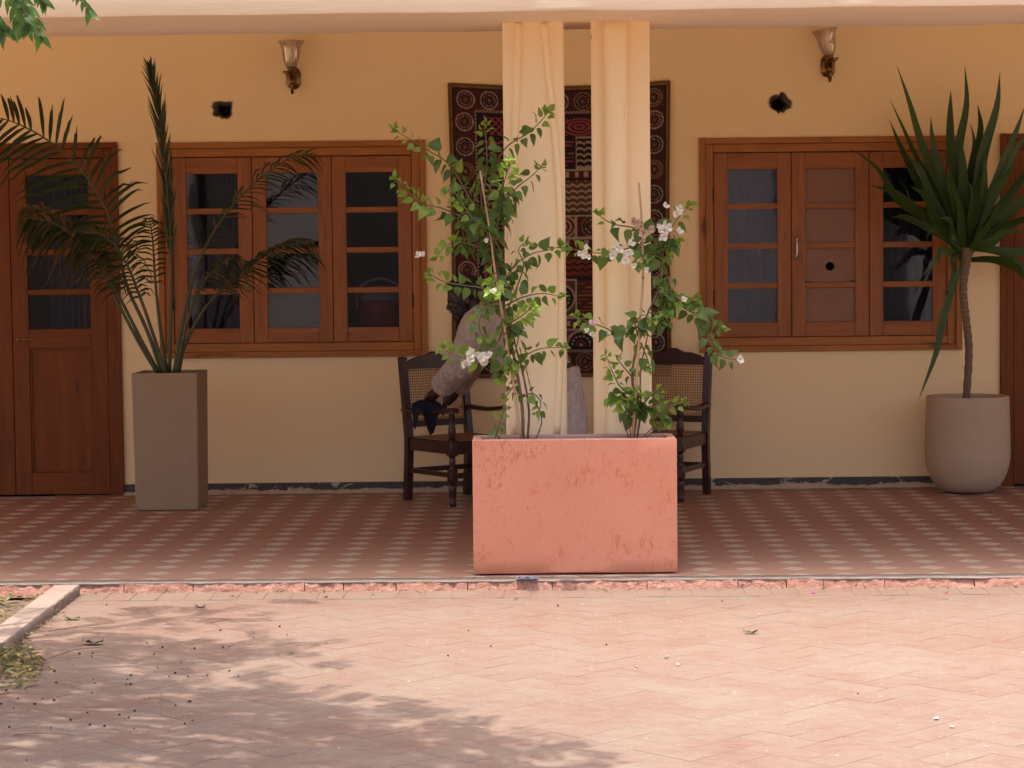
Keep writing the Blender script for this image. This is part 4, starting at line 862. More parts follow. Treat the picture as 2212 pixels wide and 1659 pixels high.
tr_ = b.build('trousers', M['trousers'], person, smooth=True); md = tr_.modifiers.new('j', 'REMESH'); md.mode = 'VOXEL'; md.voxel_size = .010; md.use_smooth_shade = True; sm = tr_.modifiers.new('soft', 'SMOOTH'); sm.factor = .5; sm.iterations = 4
for a_ in an:
    b = MB(); b.blob(Vector((a_.x - .055, a_.y, .036)), AX, (.135, .046, .036)); b.blob(Vector((a_.x + .01, a_.y, .055)), AX, (.05, .042, .05)); b.build('shoe', M['shoe'], person, smooth=True)
# wiping cloth held on the chair arm
b = MB(); cz = []; n = 16; c0 = wr + (hd_ - wr).normalized() * .115 + Vector((0, 0, -.018))
for i in range(n + 1):
    for j in range(n + 1):
        u, v = i / n - .5, j / n - .5; x = u * .17; drop = max(0, abs(v) - .14) ; z = .016 - drop * (.34 + .22 * math.sin(u * 9 + 1)) - .10 * u * u + .012 * noise.noise(Vector((u * 7, v * 7, 2))); y = v * .12 * (1 if abs(v) < .2 else .75) - .012
        b.v.append(c0 + Vector((x - .01 + .05 * drop, y, z)))
b.f = [(i*(n+1)+j, (i+1)*(n+1)+j, (i+1)*(n+1)+j+1, i*(n+1)+j+1) for i in range(n) for j in range(n)]; b.m = [0] * len(b.f)
o = b.build('wiping_cloth', M['navy'], smooth=True, loc=c0); o.modifiers.new('t', 'SOLIDIFY').thickness = .006; tag(o, 'dark navy cloth under the hand on the chair arm', 'cloth')

# ================================================================== PLANTERS
# pink trough
q0, q1 = atz(1023, 1247, .002), atz(1467, 1245, .002); TX0, TX1 = q0.x, q1.x; TY = -3.555; TH_ = .612; TD = .27
tro = empty('trough_planter', ((TX0 + TX1) / 2, TY + TD / 2, .004), 'salmon pink rectangular trough planter at the veranda edge', 'planter')
def ringbox(x0, x1, y0, y1, z, seed=0): 
    pts_ = []; n = 10
    for k in range(n): pts_.append((x0 + (x1 - x0) * k / n, y0))
    for k in range(4): pts_.append((x1, y0 + (y1 - y0) * k / 4))
    for k in range(n): pts_.append((x1 - (x1 - x0) * k / n, y1))
    for k in range(4): pts_.append((x0, y1 - (y1 - y0) * k / 4))
    return [Vector((x, y, z + .0018 * noise.noise(Vector((x * 14, y * 14, seed))))) for x, y in pts_]
rings = [ringbox(TX0 + .006, TX1 - .006, TY + .006, TY + TD - .006, .008, 1), ringbox(TX0 + .001, TX1 - .001, TY + .001, TY + TD - .001, .014, 2)]
for k in range(1, 12): z = .022 + (TH_ - .04) * k / 12; rings.append([p + Vector((0, .0016 * noise.noise(p * 7), 0)) for p in ringbox(TX0, TX1, TY, TY + TD, z, 0)])
rings += [ringbox(TX0, TX1, TY, TY + TD, TH_ - .005, 3), ringbox(TX0 + .003, TX1 - .003, TY + .003, TY + TD - .003, TH_ - .002, 4)]
b = MB(); b.loft(rings); b.f = b.f[:-1]; b.m = b.m[:-1]; smooth_angle(b.build('body', M['pink'], tro), 40)
b = MB(); b.loft([ringbox(TX0 + .003, TX1 - .003, TY + .003, TY + TD - .003, TH_ - .002, 4), ringbox(TX0 + .010, TX1 - .010, TY + .010, TY + TD - .010, TH_ + .001, 5), ringbox(TX0 + .036, TX1 - .036, TY + .030, TY + TD - .030, TH_, 5), ringbox(TX0 + .042, TX1 - .042, TY + .035, TY + TD - .035, TH_ - .006, 6), ringbox(TX0 + .046, TX1 - .046, TY + .037, TY + TD - .037, TH_ - .10, 6)], caps=False); b.build('rim', M['pinkrim'], tro, smooth=False)
b = MB(); n = 24
for i in range(n + 1):
    for j in range(9): x = TX0 + .045 + (TX1 - TX0 - .09) * i / n; y = TY + .036 + (TD - .072) * j / 8; b.v.append(Vector((x, y, TH_ - .028 + .012 * noise.noise(Vector((x * 11, y * 20, 0))))))
b.f = [(i*9+j, (i+1)*9+j, (i+1)*9+j+1, i*9+j+1) for i in range(n) for j in range(8)]; b.m = [0] * len(b.f); b.build('soil', M['soil'], tro, smooth=True)
# tall square planter
pA, pB = at(283, 807, -.86), at(426, 806, -.86); SQw = pB.x - pA.x; SQx = (pA.x + pB.x) / 2; SQy0 = -.86; SQd = SQw * .98; SQh = pA.z
sqp = empty('tall_planter', (SQx + .004, SQy0 + SQd / 2, .003), 'tall square sand-grey concrete planter holding the palm', 'planter')
def sqring(s, z, bev=.006):
    h, d = SQw / 2 * s, SQd / 2 * s; c_ = Vector((SQx + .004, SQy0 + SQd / 2, 0)); return [c_ + Vector((x, y, z)) for x, y in ((-h + bev, -d), (h - bev, -d), (h, -d + bev), (h, d - bev), (h - bev, d), (-h + bev, d), (-h, d - bev), (-h, -d + bev))]
b = MB(); b.loft([sqring(.945, .004), sqring(.955, .010), sqring(.955, .02), sqring(1.0, SQh - .004), sqring(.992, SQh), sqring(.90, SQh), sqring(.89, SQh - .006), sqring(.88, SQh - .10)]); smooth_angle(b.build('body', M['terr'], sqp), 30); sqp.rotation_euler.z = R(-1.2)
b = MB(); b.add([p for p in sqring(.885, SQh - .045)], [tuple(range(8))]); b.build('soil', M['soil'], sqp)
# round pot
rc = at(2090, 855, -.33); RPx, RPy = rc.x, -.33; rr = (at(2181, 870, -.33).x - at(2000, 870, -.33).x) / 2; RPh = rc.z
rp = empty('round_pot', (RPx, RPy, .003), 'round bottomed sand-grey concrete pot holding the dracaena', 'planter')
pr = [(rr * .40, .003), (rr * .46, .006)]
for k in range(1, 10): a = math.pi / 2 * k / 9; pr.append((rr * (.46 + .545 * math.sin(a)), .006 + .235 * (1 - math.cos(a))))
pr += [(rr * 1.0, .35), (rr * .985, .48), (rr * .975, RPh - .006), (rr * .965, RPh), (rr * .90, RPh), (rr * .885, RPh - .008), (rr * .88, RPh - .1)]
b = MB(); b.lathe(pr, (RPx, RPy, 0), 56); smooth_angle(b.build('body', M['terr2'], rp), 45)
b = MB(); b.lathe([(rr * .89, RPh - .035), (rr * .5, RPh - .028), (.01, RPh - .022)], (RPx, RPy, 0), 40, capb=False); b.build('soil', M['soil'], rp, smooth=True)

# ================================================================== PALM
palm = empty('areca_palm', (SQx, SQy0 + SQd / 2, SQh - .04), 'arching feather palm with some browned leaflets in the tall square planter', 'palm')
pr_ = random.Random(11)
def frond(pts, n_leaf, llen, lw, start, img=.8, dep=.5, droop=.35, dry=0.0, closed=False, base_r=.011, both=(1, 1), fwd=.55):
    """pts: (px, py, Y) along the stalk"""
    c = curve([at(*p) for p in pts], 36); n = len(c); fo = MB(); fo.tube(c, [base_r * (1 - .86 * i / (n - 1)) + .0012 for i in range(n)], 8)
    F = fo.build('frond', M['rachis'], palm, smooth=True); b = MB()
    for k in range(n_leaf):
        t = start + (1 - start) * (k + .5) / n_leaf; i = t * (n - 1); i0 = min(int(i), n - 2); p = c[i0].lerp(c[i0 + 1], i - i0); tg = (c[min(i0 + 2, n - 1)] - c[max(i0 - 1, 0)]).normalized()
        perp = Vector((tg.z, 0, -tg.x)); 
        if perp.length < .1: perp = Vector((1, 0, 0))
        perp.normalize(); w = math.sin(math.pi * (.12 + .86 * (t - start) / (1 - start))) ** .6; L = llen * w * pr_.uniform(.7, 1.2)
        for sg in (1, -1):
            if pr_.random() > both[0 if sg > 0 else 1]: continue
            d = (perp * sg * img + Vector((0, sg * dep * pr_.uniform(.4, 1.3), 0)) + tg * fwd * pr_.uniform(.8, 1.3) + Vector((pr_.uniform(-.1, .1), pr_.uniform(-.15, .15), pr_.uniform(-.08, .08)))).normalized()
            q = []; m = 7
            for s in range(m):
                f = s / (m - 1); dd = droop * pr_.uniform(.8, 1.2) * L * f * f * (1.1 if not closed else 0); q.append(p + d * L * f * (1 - .12 * f * droop) + Vector((0, 0, -dd)))
            wd = [lw * x for x in (.35, .85, 1, .92, .72, .42, .06)]
            side = Vector((0, 1, 0)).cross(d) * .75 + Vector((0, .65 * sg, .2)); b.ribbon(q, wd, side, .25, 1 if pr_.random() < dry else 0)
    o = b.build('leaflets', [M['palm'], M['palmdry']], F, smooth=True); tag(o, kind='stuff'); return F
B0 = SQy0 + SQd / 2
frond([(366, 812, B0), (370, 640, B0 - .02), (369, 560, B0 - .02), (362, 430, B0 - .03), (350, 300, B0 - .04), (337, 210, B0 - .05), (322, 140, B0 - .05)], 46, .20, .0065, .34, .24, .16, 0, closed=True, base_r=.010, fwd=1.0)
frond([(352, 812, B0), (318, 715, B0 - .03), (275, 620, B0 - .05), (255, 540, B0 - .08), (228, 450, B0 - .1), (178, 372, B0 - .14), (110, 308, B0 - .18), (40, 268, B0 - .22), (-20, 250, B0 - .26)], 30, .40, .0125, .30, .85, .45, .34, both=(.92, .9), fwd=.6)
frond([(346, 812, B0 + .02), (305, 735, B0 - .03), (262, 650, B0 - .09), (215, 570, B0 - .16), (165, 515, B0 - .22), (110, 480, B0 - .28), (50, 470, B0 - .33)], 40, .27, .0085, .36, .6, .8, .75, dry=.45)
frond([(344, 812, B0 + .04), (300, 740, B0 + .05), (255, 655, B0 + .06), (205, 560, B0 + .05), (160, 500, B0 + .03), (95, 455, B0), (45, 450, B0)], 34, .25, .008, .38, .6, .7, .85, dry=.65)
frond([(376, 812, B0), (390, 720, B0 - .02), (412, 620, B0 - .03), (440, 540, B0 - .04), (490, 460, B0 - .06), (550, 395, B0 - .07), (620, 345, B0 - .09), (680, 330, B0 - .1)], 30, .25, .0065, .42, .55, .6, .5, dry=.1, both=(.85, .8), fwd=.85)
frond([(384, 812, B0 + .03), (400, 745, B0 + .02), (440, 670, B0), (500, 605, B0 - .03), (560, 560, B0 - .06), (620, 528, B0 - .1), (672, 520, B0 - .13)], 32, .27, .0085, .42, .5, .7, .55, dry=.2, both=(.9, .85), fwd=.9)
frond([(380, 812, B0 - .02), (396, 730, B0 - .06), (420, 650, B0 - .12), (455, 590, B0 - .18), (500, 560, B0 - .23), (540, 570, B0 - .28)], 22, .20, .0075, .40, .55, .7, .8, dry=.2)
frond([(358, 812, B0 - .04), (330, 720, B0 - .08), (298, 630, B0 - .14), (268, 560, B0 - .2), (225, 510, B0 - .26), (160, 500, B0 - .3)], 28, .25, .0085, .36, .7, .7, .6, dry=.12)
frond([(362, 812, B0 + .06), (345, 700, B0 + .1), (335, 600, B0 + .14), (330, 520, B0 + .18), (322, 470, B0 + .2)], 16, .20, .007, .45, .8, .6, .5)

# ================================================================== DRACAENA
DT = at(2086, 575, RPy); drac = empty('dracaena', (RPx, RPy, RPh - .02), 'dracaena with bare ringed trunk and a head of strap leaves in the round pot', 'plant')
tc_ = curve([at(2087, 868, RPy), at(2093, 760, RPy), at(2087, 690, RPy), at(2081, 630, RPy), at(2085, 570, RPy), at(2088, 535, RPy)], 60)
b = MB(); b.tube(tc_, [.0225 + .0022 * math.sin(i * 1.9) + (.022 * max(0, (i - 40) / 20)) for i in range(len(tc_))], 14); tk = b.build('trunk', M['bark'], drac, smooth=True)
b = MB()
for i in range(18, 50):
    if i % 2 == 0:
        p = tc_[i]; b.lathe([(.0222, -.0022), (.0268, 0), (.0222, .0022)], p + Vector((0, 0, 0)), 14)
b.build('leaf_scars', M['ring'], tk, smooth=True)
dr = random.Random(4)
def strap(tip, bend, wmax=.024, y1=0.0, base=None, n=18, twist=0.0):
    base = base or (2087 + dr.uniform(-8, 8), 555 + dr.uniform(-30, 15)); a = at(base[0], base[1], RPy + dr.uniform(-.012, .012)); t = at(tip[0], tip[1], RPy + y1); m_ = at(bend[0] + dr.uniform(-7, 7), bend[1] + dr.uniform(-8, 8), RPy + y1 * .45)
    c = curve([a, (a + m_) / 2 + Vector((0, y1 * .05, .012)), m_, (m_ + t) / 2 + Vector((dr.uniform(-.03, .03), 0, .028)), t], n); N = len(c); w = [wmax * min(1, .34 + 1.5 * i / N) * (1 - max(0, (i / (N - 1) - .42) / .58) ** 1.7) + .0004 for i in range(N)]
    d = (t - a).normalized(); side0 = Vector((0, 1, 0)).cross(d); ang0 = dr.uniform(-.7, .7) + twist; sides = []
    for i in range(N):
        sides.append((Matrix.Rotation(ang0 + .7 * (i / N - .4) * dr.choice((1, 1)), 3, d) @ side0))
    b = MB(); b.ribbon(c, w, sides, .22); return b.build('leaf', M['drac'], drac, smooth=True)
S = [((1936, 138), (1998, 330), .027, -.10), ((1921, 212), (1985, 350), .016, -.05), ((1921, 258), (1985, 400), .020, .06), ((1830, 315), (1945, 430), .024, -.16), ((2084, 140), (2070, 330), .022, .03), ((2054, 195), (2056, 340), .022, -.04),
     ((2160, 155), (2128, 330), .026, -.06), ((2112, 225), (2105, 360), .020, .08), ((2096, 265), (2092, 380), .018, .10), ((2215, 225), (2160, 350), .024, -.03), ((2245, 330), (2175, 430), .024, -.12), ((2260, 400), (2180, 460), .024, .05), ((2250, 470), (2170, 500), .023, -.05),
     ((2260, 560), (2175, 540), .022, .08), ((2225, 620), (2170, 570), .025, -.12), ((2260, 610), (2180, 565), .022, .12), ((1985, 862), (2042, 690), .019, -.12), ((1950, 330), (2010, 420), .022, -.14), ((1990, 300), (2030, 420), .024, .05), ((2010, 250), (2045, 400), .022, -.12),
     ((1880, 400), (1985, 455), .022, .08), ((1965, 400), (2020, 470), .022, -.2), ((2000, 520), (2040, 500), .020, -.24), ((1990, 600), (2035, 545), .020, -.2), ((2140, 300), (2115, 420), .024, -.18), ((2185, 290), (2140, 410), .022, .1), ((2075, 300), (2078, 420), .024, -.16), ((2035, 330), (2060, 440), .024, .12),
     ((2120, 380), (2105, 460), .022, -.24), ((2165, 420), (2130, 480), .020, -.2), ((2040, 640), (2060, 570), .018, -.12), ((2215, 500), (2150, 520), .020, -.18), ((1925, 470), (2005, 495), .018, .15), ((2062, 420), (2072, 490), .022, -.25), ((2010, 460), (2045, 500), .022, .18), ((2200, 440), (2150, 480), .02, .18)]
S += [((2030, 470), (2060, 500), .022, -.28), ((2150, 470), (2118, 500), .022, -.28), ((2090, 390), (2090, 470), .024, -.30), ((2055, 360), (2068, 450), .024, -.22), ((2125, 340), (2108, 440), .024, -.22), ((1975, 345), (2025, 440), .022, .12), ((2195, 350), (2145, 440), .023, -.16), ((2230, 270), (2165, 390), .024, .08)]
for tip, bend, w, y1 in S: strap(tip, bend, w * 1.4, y1)

# ================================================================== BOUGAINVILLEA
def leaf_mesh(name, mat, wide=.44, fold=.20, curl=.18, seed=0):
    T_ = [0, .05, .14, .28, .44, .60, .75, .88, 1.0]; Wd = [0, .50, .84, 1.0, .93, .70, .42, .17, 0]; b = MB(); lr = random.Random(seed); sk = lr.uniform(-.05, .05)
    for t, w in zip(T_, Wd):
        z = -curl * t * t + .05 * math.sin(t * 5 + seed); x = w * wide; b.v += [Vector((-x + sk * t, t - .05 * (w if t < .2 else 0), z + fold * x)), Vector((sk * t, t, z)), Vector((x + sk * t, t - .05 * (w if t < .2 else 0), z + fold * x * lr.uniform(.7, 1.2)))]
    for i in range(len(T_) - 1): a = i * 3; b.f += [(a, a+1, a+4, a+3), (a+1, a+2, a+5, a+4)]
    b.m = [0] * len(b.f); return b.mesh(name, mat, smooth=True)
LEAF = [leaf_mesh('bougainvillea_leaf', M['bleaf'], .34 + .022 * k, .10 + .09 * k, .08 + .10 * k, k) for k in range(6)]
YOUNG = [leaf_mesh('young_leaf', M['byoung'], .36 + .03 * k, .2 + .06 * k, .12 + .08 * k, 10 + k) for k in range(3)]
def flower_mesh(mat, seed):
    b = MB(); fr_ = random.Random(seed); T_ = [0, .15, .4, .65, .85, 1]; Wd = [.12, .55, 1, .9, .45, .03]
    for k in range(3):
        a = 2 * math.pi * k / 3 + fr_.uniform(-.25, .25); opn = fr_.uniform(.45, .9); d = Vector((math.cos(a) * math.sin(opn), math.sin(a) * math.sin(opn), math.cos(opn))); tgt = Vector((-math.sin(a), math.cos(a), 0)); nn = d.cross(tgt)
        pts_ = [d * t + nn * (.12 * math.sin(t * 3)) for t in T_]; b.ribbon(pts_, [w * .38 for w in Wd], tgt, .22)
        b.tube([Vector((0, 0, 0)), d * .55 + nn * .08], [.03, .05], 5)
    return b.mesh('bract_flower', mat, smooth=True)
FLW = [flower_mesh(M['bract'], k) for k in range(4)]; FDRY = [flower_mesh(M['dry'], 20 + k) for k in range(2)]; FPK = [flower_mesh(M['pinkb'], 30)]
br = random.Random(42); LEAVES = {}
def put_leaf(pl, p, outd, tang, size, young=False):
    tipd = (outd * .75 + tang * .25 + Vector((0, br.uniform(-.35, .25), -.75 * br.uniform(.5, 1.3)))).normalized()
    nrm = Vector((outd.x * .45 + br.uniform(-.8, .8), -.6 + br.uniform(-.6, .7), .6 + br.uniform(-.5, .5)))
    if young: tipd = (outd * .7 + tang * .55 + Vector((0, -.2, br.uniform(-.55, .25)))).normalized()
    s = size * br.uniform(.68, 1.25); LEAVES.setdefault(pl, []).append((s, br.choice(YOUNG if young else LEAF), p, frame_rot(tipd, nrm), (s * br.uniform(.8, 1.1), s, s), young))
def finish_leaves(pl):
    rest = MB()
    for i, (s, me, p, e, sc, yg) in enumerate(sorted(LEAVES[pl], key=lambda q: -q[0])):
        if i < 300: o = link('leaf', me, pl, p, e); o.scale = sc
        else:
            mm = Matrix.Translation(p) @ e.to_matrix().to_4x4() @ Matrix.Diagonal((*sc, 1)); rest.add([mm @ v.co for v in me.vertices], [tuple(f.vertices) for f in me.polygons], 1 if yg else 0)
    if rest.v: tag(rest.build('small_leaves', [M['bleaf'], M['byoung']], pl, smooth=True), kind='stuff')
def branch(pl, pts, r0=.0035, leaf=.058, gap=.030, start=0.0, young=.22, mat='gstem', tipc=4, ylim=1.0):
    leaf *= 1.0; gap *= .62
    c = curve([at(*p) for p in pts], 10 * (len(pts) - 1)); n = len(c); b = MB(); b.tube(c, [r0 * (1 - .7 * i / (n - 1)) + .0006 for i in range(n)], 6); b.build('stem', M[mat], pl, smooth=True)
    acc = 0; tot = sum((c[i+1] - c[i]).length for i in range(n - 1)); run = 0; sd2 = 1; nxt = tot * start + gap * .4
    for i in range(n - 1):
        seg = (c[i+1] - c[i]).length; t = (c[i+1] - c[i]).normalized()
        while nxt < run + seg:
            p = c[i] + t * (nxt - run); f = nxt / tot; pe = Vector((t.z, 0, -t.x)); pe = pe.normalized() if pe.length > .1 else Vector((1, 0, 0)); o = (pe * sd2 + Vector((0, br.uniform(-.9, .5), 0))).normalized(); sd2 = -sd2
            pet = o * leaf * .22; isy = f > 1 - young or br.random() < .10; put_leaf(pl, p + pet, o, t, leaf * (1 - .45 * max(0, (f - .7) / .3)), isy); nxt += gap * br.uniform(.75, 1.3)
        run += seg
    t = (c[-1] - c[-3]).normalized()
    for k in range(tipc):
        o = Vector((br.uniform(-1, 1), br.uniform(-.9, .3), br.uniform(-.6, .8))).normalized(); put_leaf(pl, c[-1] - t * .008 * k, o, t, leaf * .62, True)
    return c
def flowers(pl, px, py, Y, n, kind='w', spread=16, size=.040):
    for k in range(n):
        p = at(px + br.uniform(-spread, spread), py + br.uniform(-spread * .6, spread * .6), Y - .03 + br.uniform(-.025, .015)); o = link('flower', br.choice({'w': FLW, 'd': FDRY, 'p': FPK}[kind]), pl, p, frame_rot(Vector((br.uniform(-1, 1), br.uniform(-.3, .3), br.uniform(-.6, 1))), Vector((br.uniform(-.6, .6), -1, br.uniform(-.2, .6))))); s = size * .95 * br.uniform(.75, 1.2); o.scale = (s, s, s)
YC = TY + TD / 2 - .01
bl = empty('bougainvillea', (at(1130, 945, YC).x, YC, TH_ - .03), 'taller white bougainvillea climbing its cane on the left of the pink planter', 'plant', 'bougainvilleas in the pink planter')
def wood(pl, pts, r0, r1): 
    c = curve([at(*p) for p in pts], 8 * len(pts)); n = len(c); b = MB(); b.tube(c, [r0 + (r1 - r0) * i / (n - 1) + .0006 * math.sin(i * 1.7) for i in range(n)], 8); b.build('stem', M['stem'], pl, smooth=True)
wood(bl, [(1130, 950, YC), (1128, 880, YC - .01), (1116, 800, YC - .015), (1100, 720, YC - .02), (1082, 620, YC - .02), (1062, 520, YC - .02), (1040, 440, YC - .02), (1045, 360, YC - .02)], .0085, .003)
wood(bl, [(1140, 950, YC + .02), (1142, 880, YC + .01), (1128, 800, YC), (1112, 740, YC), (1098, 660, YC + .01)], .006, .003)
wood(bl, [(1158, 950, YC), (1170, 905, YC - .01), (1150, 850, YC - .02), (1135, 790, YC - .01)], .0035, .002)
LB = [([(1062, 520, YC), (1015, 430, YC - .02), (990, 385, YC - .02), (962, 348, YC - .03), (930, 328, YC - .04), (888, 302, YC - .05), (851, 281, YC - .06)], {}),
 ([(1050, 500, YC), (1000, 470, YC - .04), (955, 450, YC - .06), (915, 440, YC - .08), (880, 412, YC - .09), (846, 384, YC - .10)], dict(young=.55)),
 ([(1066, 540, YC), (1080, 450, YC - .06), (1090, 390, YC - .24), (1108, 342, YC - .41)], dict(young=.5, tipc=9)),
 ([(1045, 420, YC), (1052, 340, YC - .01), (1046, 265, YC - .02)], dict(gap=.026)),
 ([(1060, 380, YC), (1092, 320, YC - .01), (1140, 288, YC - .02), (1168, 262, YC - .02), (1187, 238, YC - .03)], {}),
 ([(1070, 470, YC), (1110, 412, YC - .02), (1145, 383, YC - .02), (1172, 358, YC - .02)], dict(young=.1)),
 ([(1072, 640, YC), (1040, 622, YC - .03), (1000, 616, YC - .05), (958, 608, YC - .06), (922, 588, YC - .07)], dict(young=.45)),
 ([(1090, 700, YC), (1072, 745, YC - .03), (1035, 772, YC - .06), (985, 768, YC - .07), (951, 750, YC - .08)], dict(young=.5)),
 ([(1084, 620, YC), (1110, 575, YC), (1150, 548, YC), (1185, 540, YC), (1215, 530, YC - .01)], dict(young=.12)),
 ([(1092, 660, YC), (1130, 642, YC - .01), (1172, 634, YC - .02), (1215, 642, YC - .02)], dict(young=.3)),
 ([(1096, 700, YC), (1115, 690, YC - .14), (1140, 672, YC - .28), (1152, 655, YC - .37)], dict(young=.6, tipc=8)),
 ([(1116, 790, YC), (1140, 765, YC - .01), (1175, 752, YC - .01), (1222, 750, YC - .02)], dict(young=.1)),
 ([(1080, 600, YC), (1050, 545, YC - .03), (1005, 525, YC - .05), (965, 530, YC - .06), (940, 560, YC - .06)], dict(young=.3)),
 ([(1075, 580, YC), (1050, 500, YC - .07), (1020, 470, YC - .1), (985, 420, YC - .1), (960, 405, YC - .1)], dict(young=.4)),
 ([(1085, 640, YC), (1070, 600, YC - .18), (1066, 635, YC - .34), (1064, 630, YC - .37)], dict(young=.5, tipc=7)),
 ([(1055, 480, YC), (1075, 420, YC + .02), (1100, 430, YC + .02), (1095, 480, YC + .02)], dict(gap=.024)),
 ([(1050, 470, YC), (1020, 440, YC - .01), (1000, 480, YC - .02), (1005, 540, YC - .02)], dict(gap=.024)),
 ([(1086, 650, YC), (1050, 660, YC - .04), (1035, 700, YC - .05), (1045, 735, YC - .05)], dict(gap=.026, young=.1)),
 ([(1100, 700, YC), (1120, 720, YC - .03), (1110, 770, YC - .05), (1098, 800, YC - .05)], dict(gap=.026, young=.1)),
 ([(1108, 760, YC), (1090, 780, YC - .03), (1082, 820, YC - .03)], dict(gap=.028, young=.1)),
 ([(1125, 860, YC), (1150, 850, YC - .02), (1168, 870, YC - .02), (1160, 900, YC - .02)], dict(gap=.026, young=.1, leaf=.046)),
 ([(1070, 945, YC + .02), (1082, 905, YC + .02), (1092, 880, YC + .01)], dict(gap=.03, leaf=.036, young=.4)),
 ([(1118, 820, YC), (1098, 850, YC - .02), (1090, 860, YC - .03)], dict(gap=.03, leaf=.04, young=.1)),
 ([(1092, 680, YC), (1130, 580, YC), (1120, 540, YC), (1140, 520, YC)], dict(gap=.03, young=.1, leaf=.05))]
for pts_, kw in LB: branch(bl, pts_, **kw)
flowers(bl, 1026, 772, YC - .09, 10, spread=26); flowers(bl, 906, 556, YC - .06, 2, spread=6, size=.026); flowers(bl, 1070, 626, YC - .38, 3, spread=8, size=.024); flowers(bl, 1052, 522, YC - .06, 2, spread=6, size=.022)
br2 = empty('bougainvillea', (at(1370, 945, YC).x, YC, TH_ - .03), 'shorter white bougainvillea with dried bracts on the right of the pink planter', 'plant', 'bougainvilleas in the pink planter')
wood(br2, [(1368, 950, YC), (1374, 880, YC), (1366, 810, YC - .01), (1378, 740, YC - .01), (1398, 680, YC - .01), (1424, 620, YC - .02), (1430, 560, YC - .02), (1412, 515, YC - .02)], .0075, .003)
wood(br2, [(1376, 950, YC + .02), (1384, 880, YC + .01), (1384, 800, YC), (1400, 720, YC)], .005, .0025)
for a, c_ in (((1358, 948), (1335, 890)), ((1385, 948), (1420, 905)), ((1395, 948), (1440, 885)), ((1362, 948), (1350, 900))): wood(br2, [(*a, YC - .01), ((a[0] + c_[0]) / 2 + 4, (a[1] + c_[1]) / 2, YC - .02), (*c_, YC - .03)], .003, .0018)
RB = [([(1412, 640, YC), (1455, 640, YC - .02), (1480, 655, YC - .03), (1508, 640, YC - .04)], dict(young=.45)),
 ([(1440, 640, YC), (1490, 672, YC - .03), (1535, 692, YC - .05), (1562, 712, YC - .06)], dict(young=.05, leaf=.062)),
 ([(1525, 688, YC - .03), (1530, 730, YC - .05), (1556, 768, YC - .06), (1592, 778, YC - .07)], dict(young=.05, tipc=1)),
 ([(1430, 560, YC), (1440, 515, YC - .02), (1462, 475, YC - .03), (1492, 442, YC - .04)], dict(young=.3, gap=.034)),
 ([(1415, 515, YC), (1370, 532, YC - .02), (1320, 545, YC - .03), (1270, 545, YC - .04), (1225, 535, YC - .04)], dict(young=.3)),
 ([(1400, 505, YC), (1370, 492, YC - .01), (1330, 485, YC - .01), (1300, 470, YC - .02), (1292, 455, YC - .02)], dict(gap=.042, young=.3)),
 ([(1388, 700, YC), (1345, 722, YC - .02), (1300, 705, YC - .03), (1262, 692, YC - .03), (1242, 682, YC - .04)], dict(gap=.034, young=.35, leaf=.064)),
 ([(1372, 860, YC), (1340, 835, YC - .03), (1322, 800, YC - .04), (1308, 765, YC - .05)], dict(young=.55, gap=.024, leaf=.046)),
 ([(1374, 880, YC), (1400, 878, YC - .04), (1435, 880, YC - .06), (1480, 868, YC - .08)], dict(young=.4)),
 ([(1372, 900, YC), (1350, 880, YC - .06), (1345, 860, YC - .08)], dict(gap=.02, young=.3)),
 ([(1374, 890, YC), (1380, 860, YC - .08), (1370, 840, YC - .11)], dict(gap=.02, young=.5)),
 ([(1376, 890, YC), (1410, 850, YC - .03), (1432, 845, YC - .05)], dict(gap=.024, young=.2)),
 ([(1366, 850, YC), (1330, 850, YC - .01), (1318, 870, YC - .02)], dict(gap=.022, young=.1)),
 ([(1370, 820, YC), (1345, 790, YC - .02), (1330, 770, YC - .03)], dict(gap=.028, young=.2, leaf=.046)),
 ([(1382, 730, YC), (1372, 700, YC - .04), (1390, 680, YC - .06), (1412, 690, YC - .06)], dict(gap=.022, young=.15)),
 ([(1400, 690, YC), (1430, 700, YC - .03), (1446, 680, YC - .03)], dict(gap=.024, young=.1)),
 ([(1384, 740, YC), (1400, 780, YC - .02), (1404, 800, YC - .03)], dict(gap=.03, young=.05, leaf=.05)),
 ([(1420, 610, YC), (1445, 600, YC - .02), (1440, 640, YC - .03), (1430, 680, YC - .03)], dict(gap=.024, young=.05)),
 ([(1428, 560, YC), (1405, 545, YC - .03), (1385, 560, YC - .05), (1372, 575, YC - .06)], dict(gap=.024, young=.35)),
 ([(1420, 530, YC), (1445, 530, YC - .02), (1470, 520, YC - .03)], dict(gap=.026, young=.05)),
 ([(1376, 880, YC), (1430, 905, YC - .02), (1445, 915, YC - .02)], dict(gap=.03, young=.05, leaf=.052))]
for pts_, kw in RB: branch(br2, pts_, **kw)
flowers(br2, 1445, 502, YC - .05, 8, spread=22, size=.032); flowers(br2, 1432, 448, YC - .03, 1, spread=4, size=.038); flowers(br2, 1462, 452, YC - .04, 2, spread=10); flowers(br2, 1336, 545, YC - .06, 9, spread=28, size=.032); flowers(br2, 1262, 545, YC - .06, 6, spread=18, size=.028); flowers(br2, 1380, 575, YC - .06, 2, spread=14, size=.028)
flowers(br2, 1383, 492, YC - .04, 7, 'd', spread=20, size=.032); flowers(br2, 1276, 705, YC - .05, 2, 'p', spread=6, size=.03); flowers(br2, 1275, 718, YC - .05, 2, spread=8, size=.028); flowers(br2, 1598, 778, YC - .08, 1, spread=1, size=.038); flowers(br2, 1480, 650, YC - .06, 2, spread=10, size=.022)
finish_leaves(bl); finish_leaves(br2)
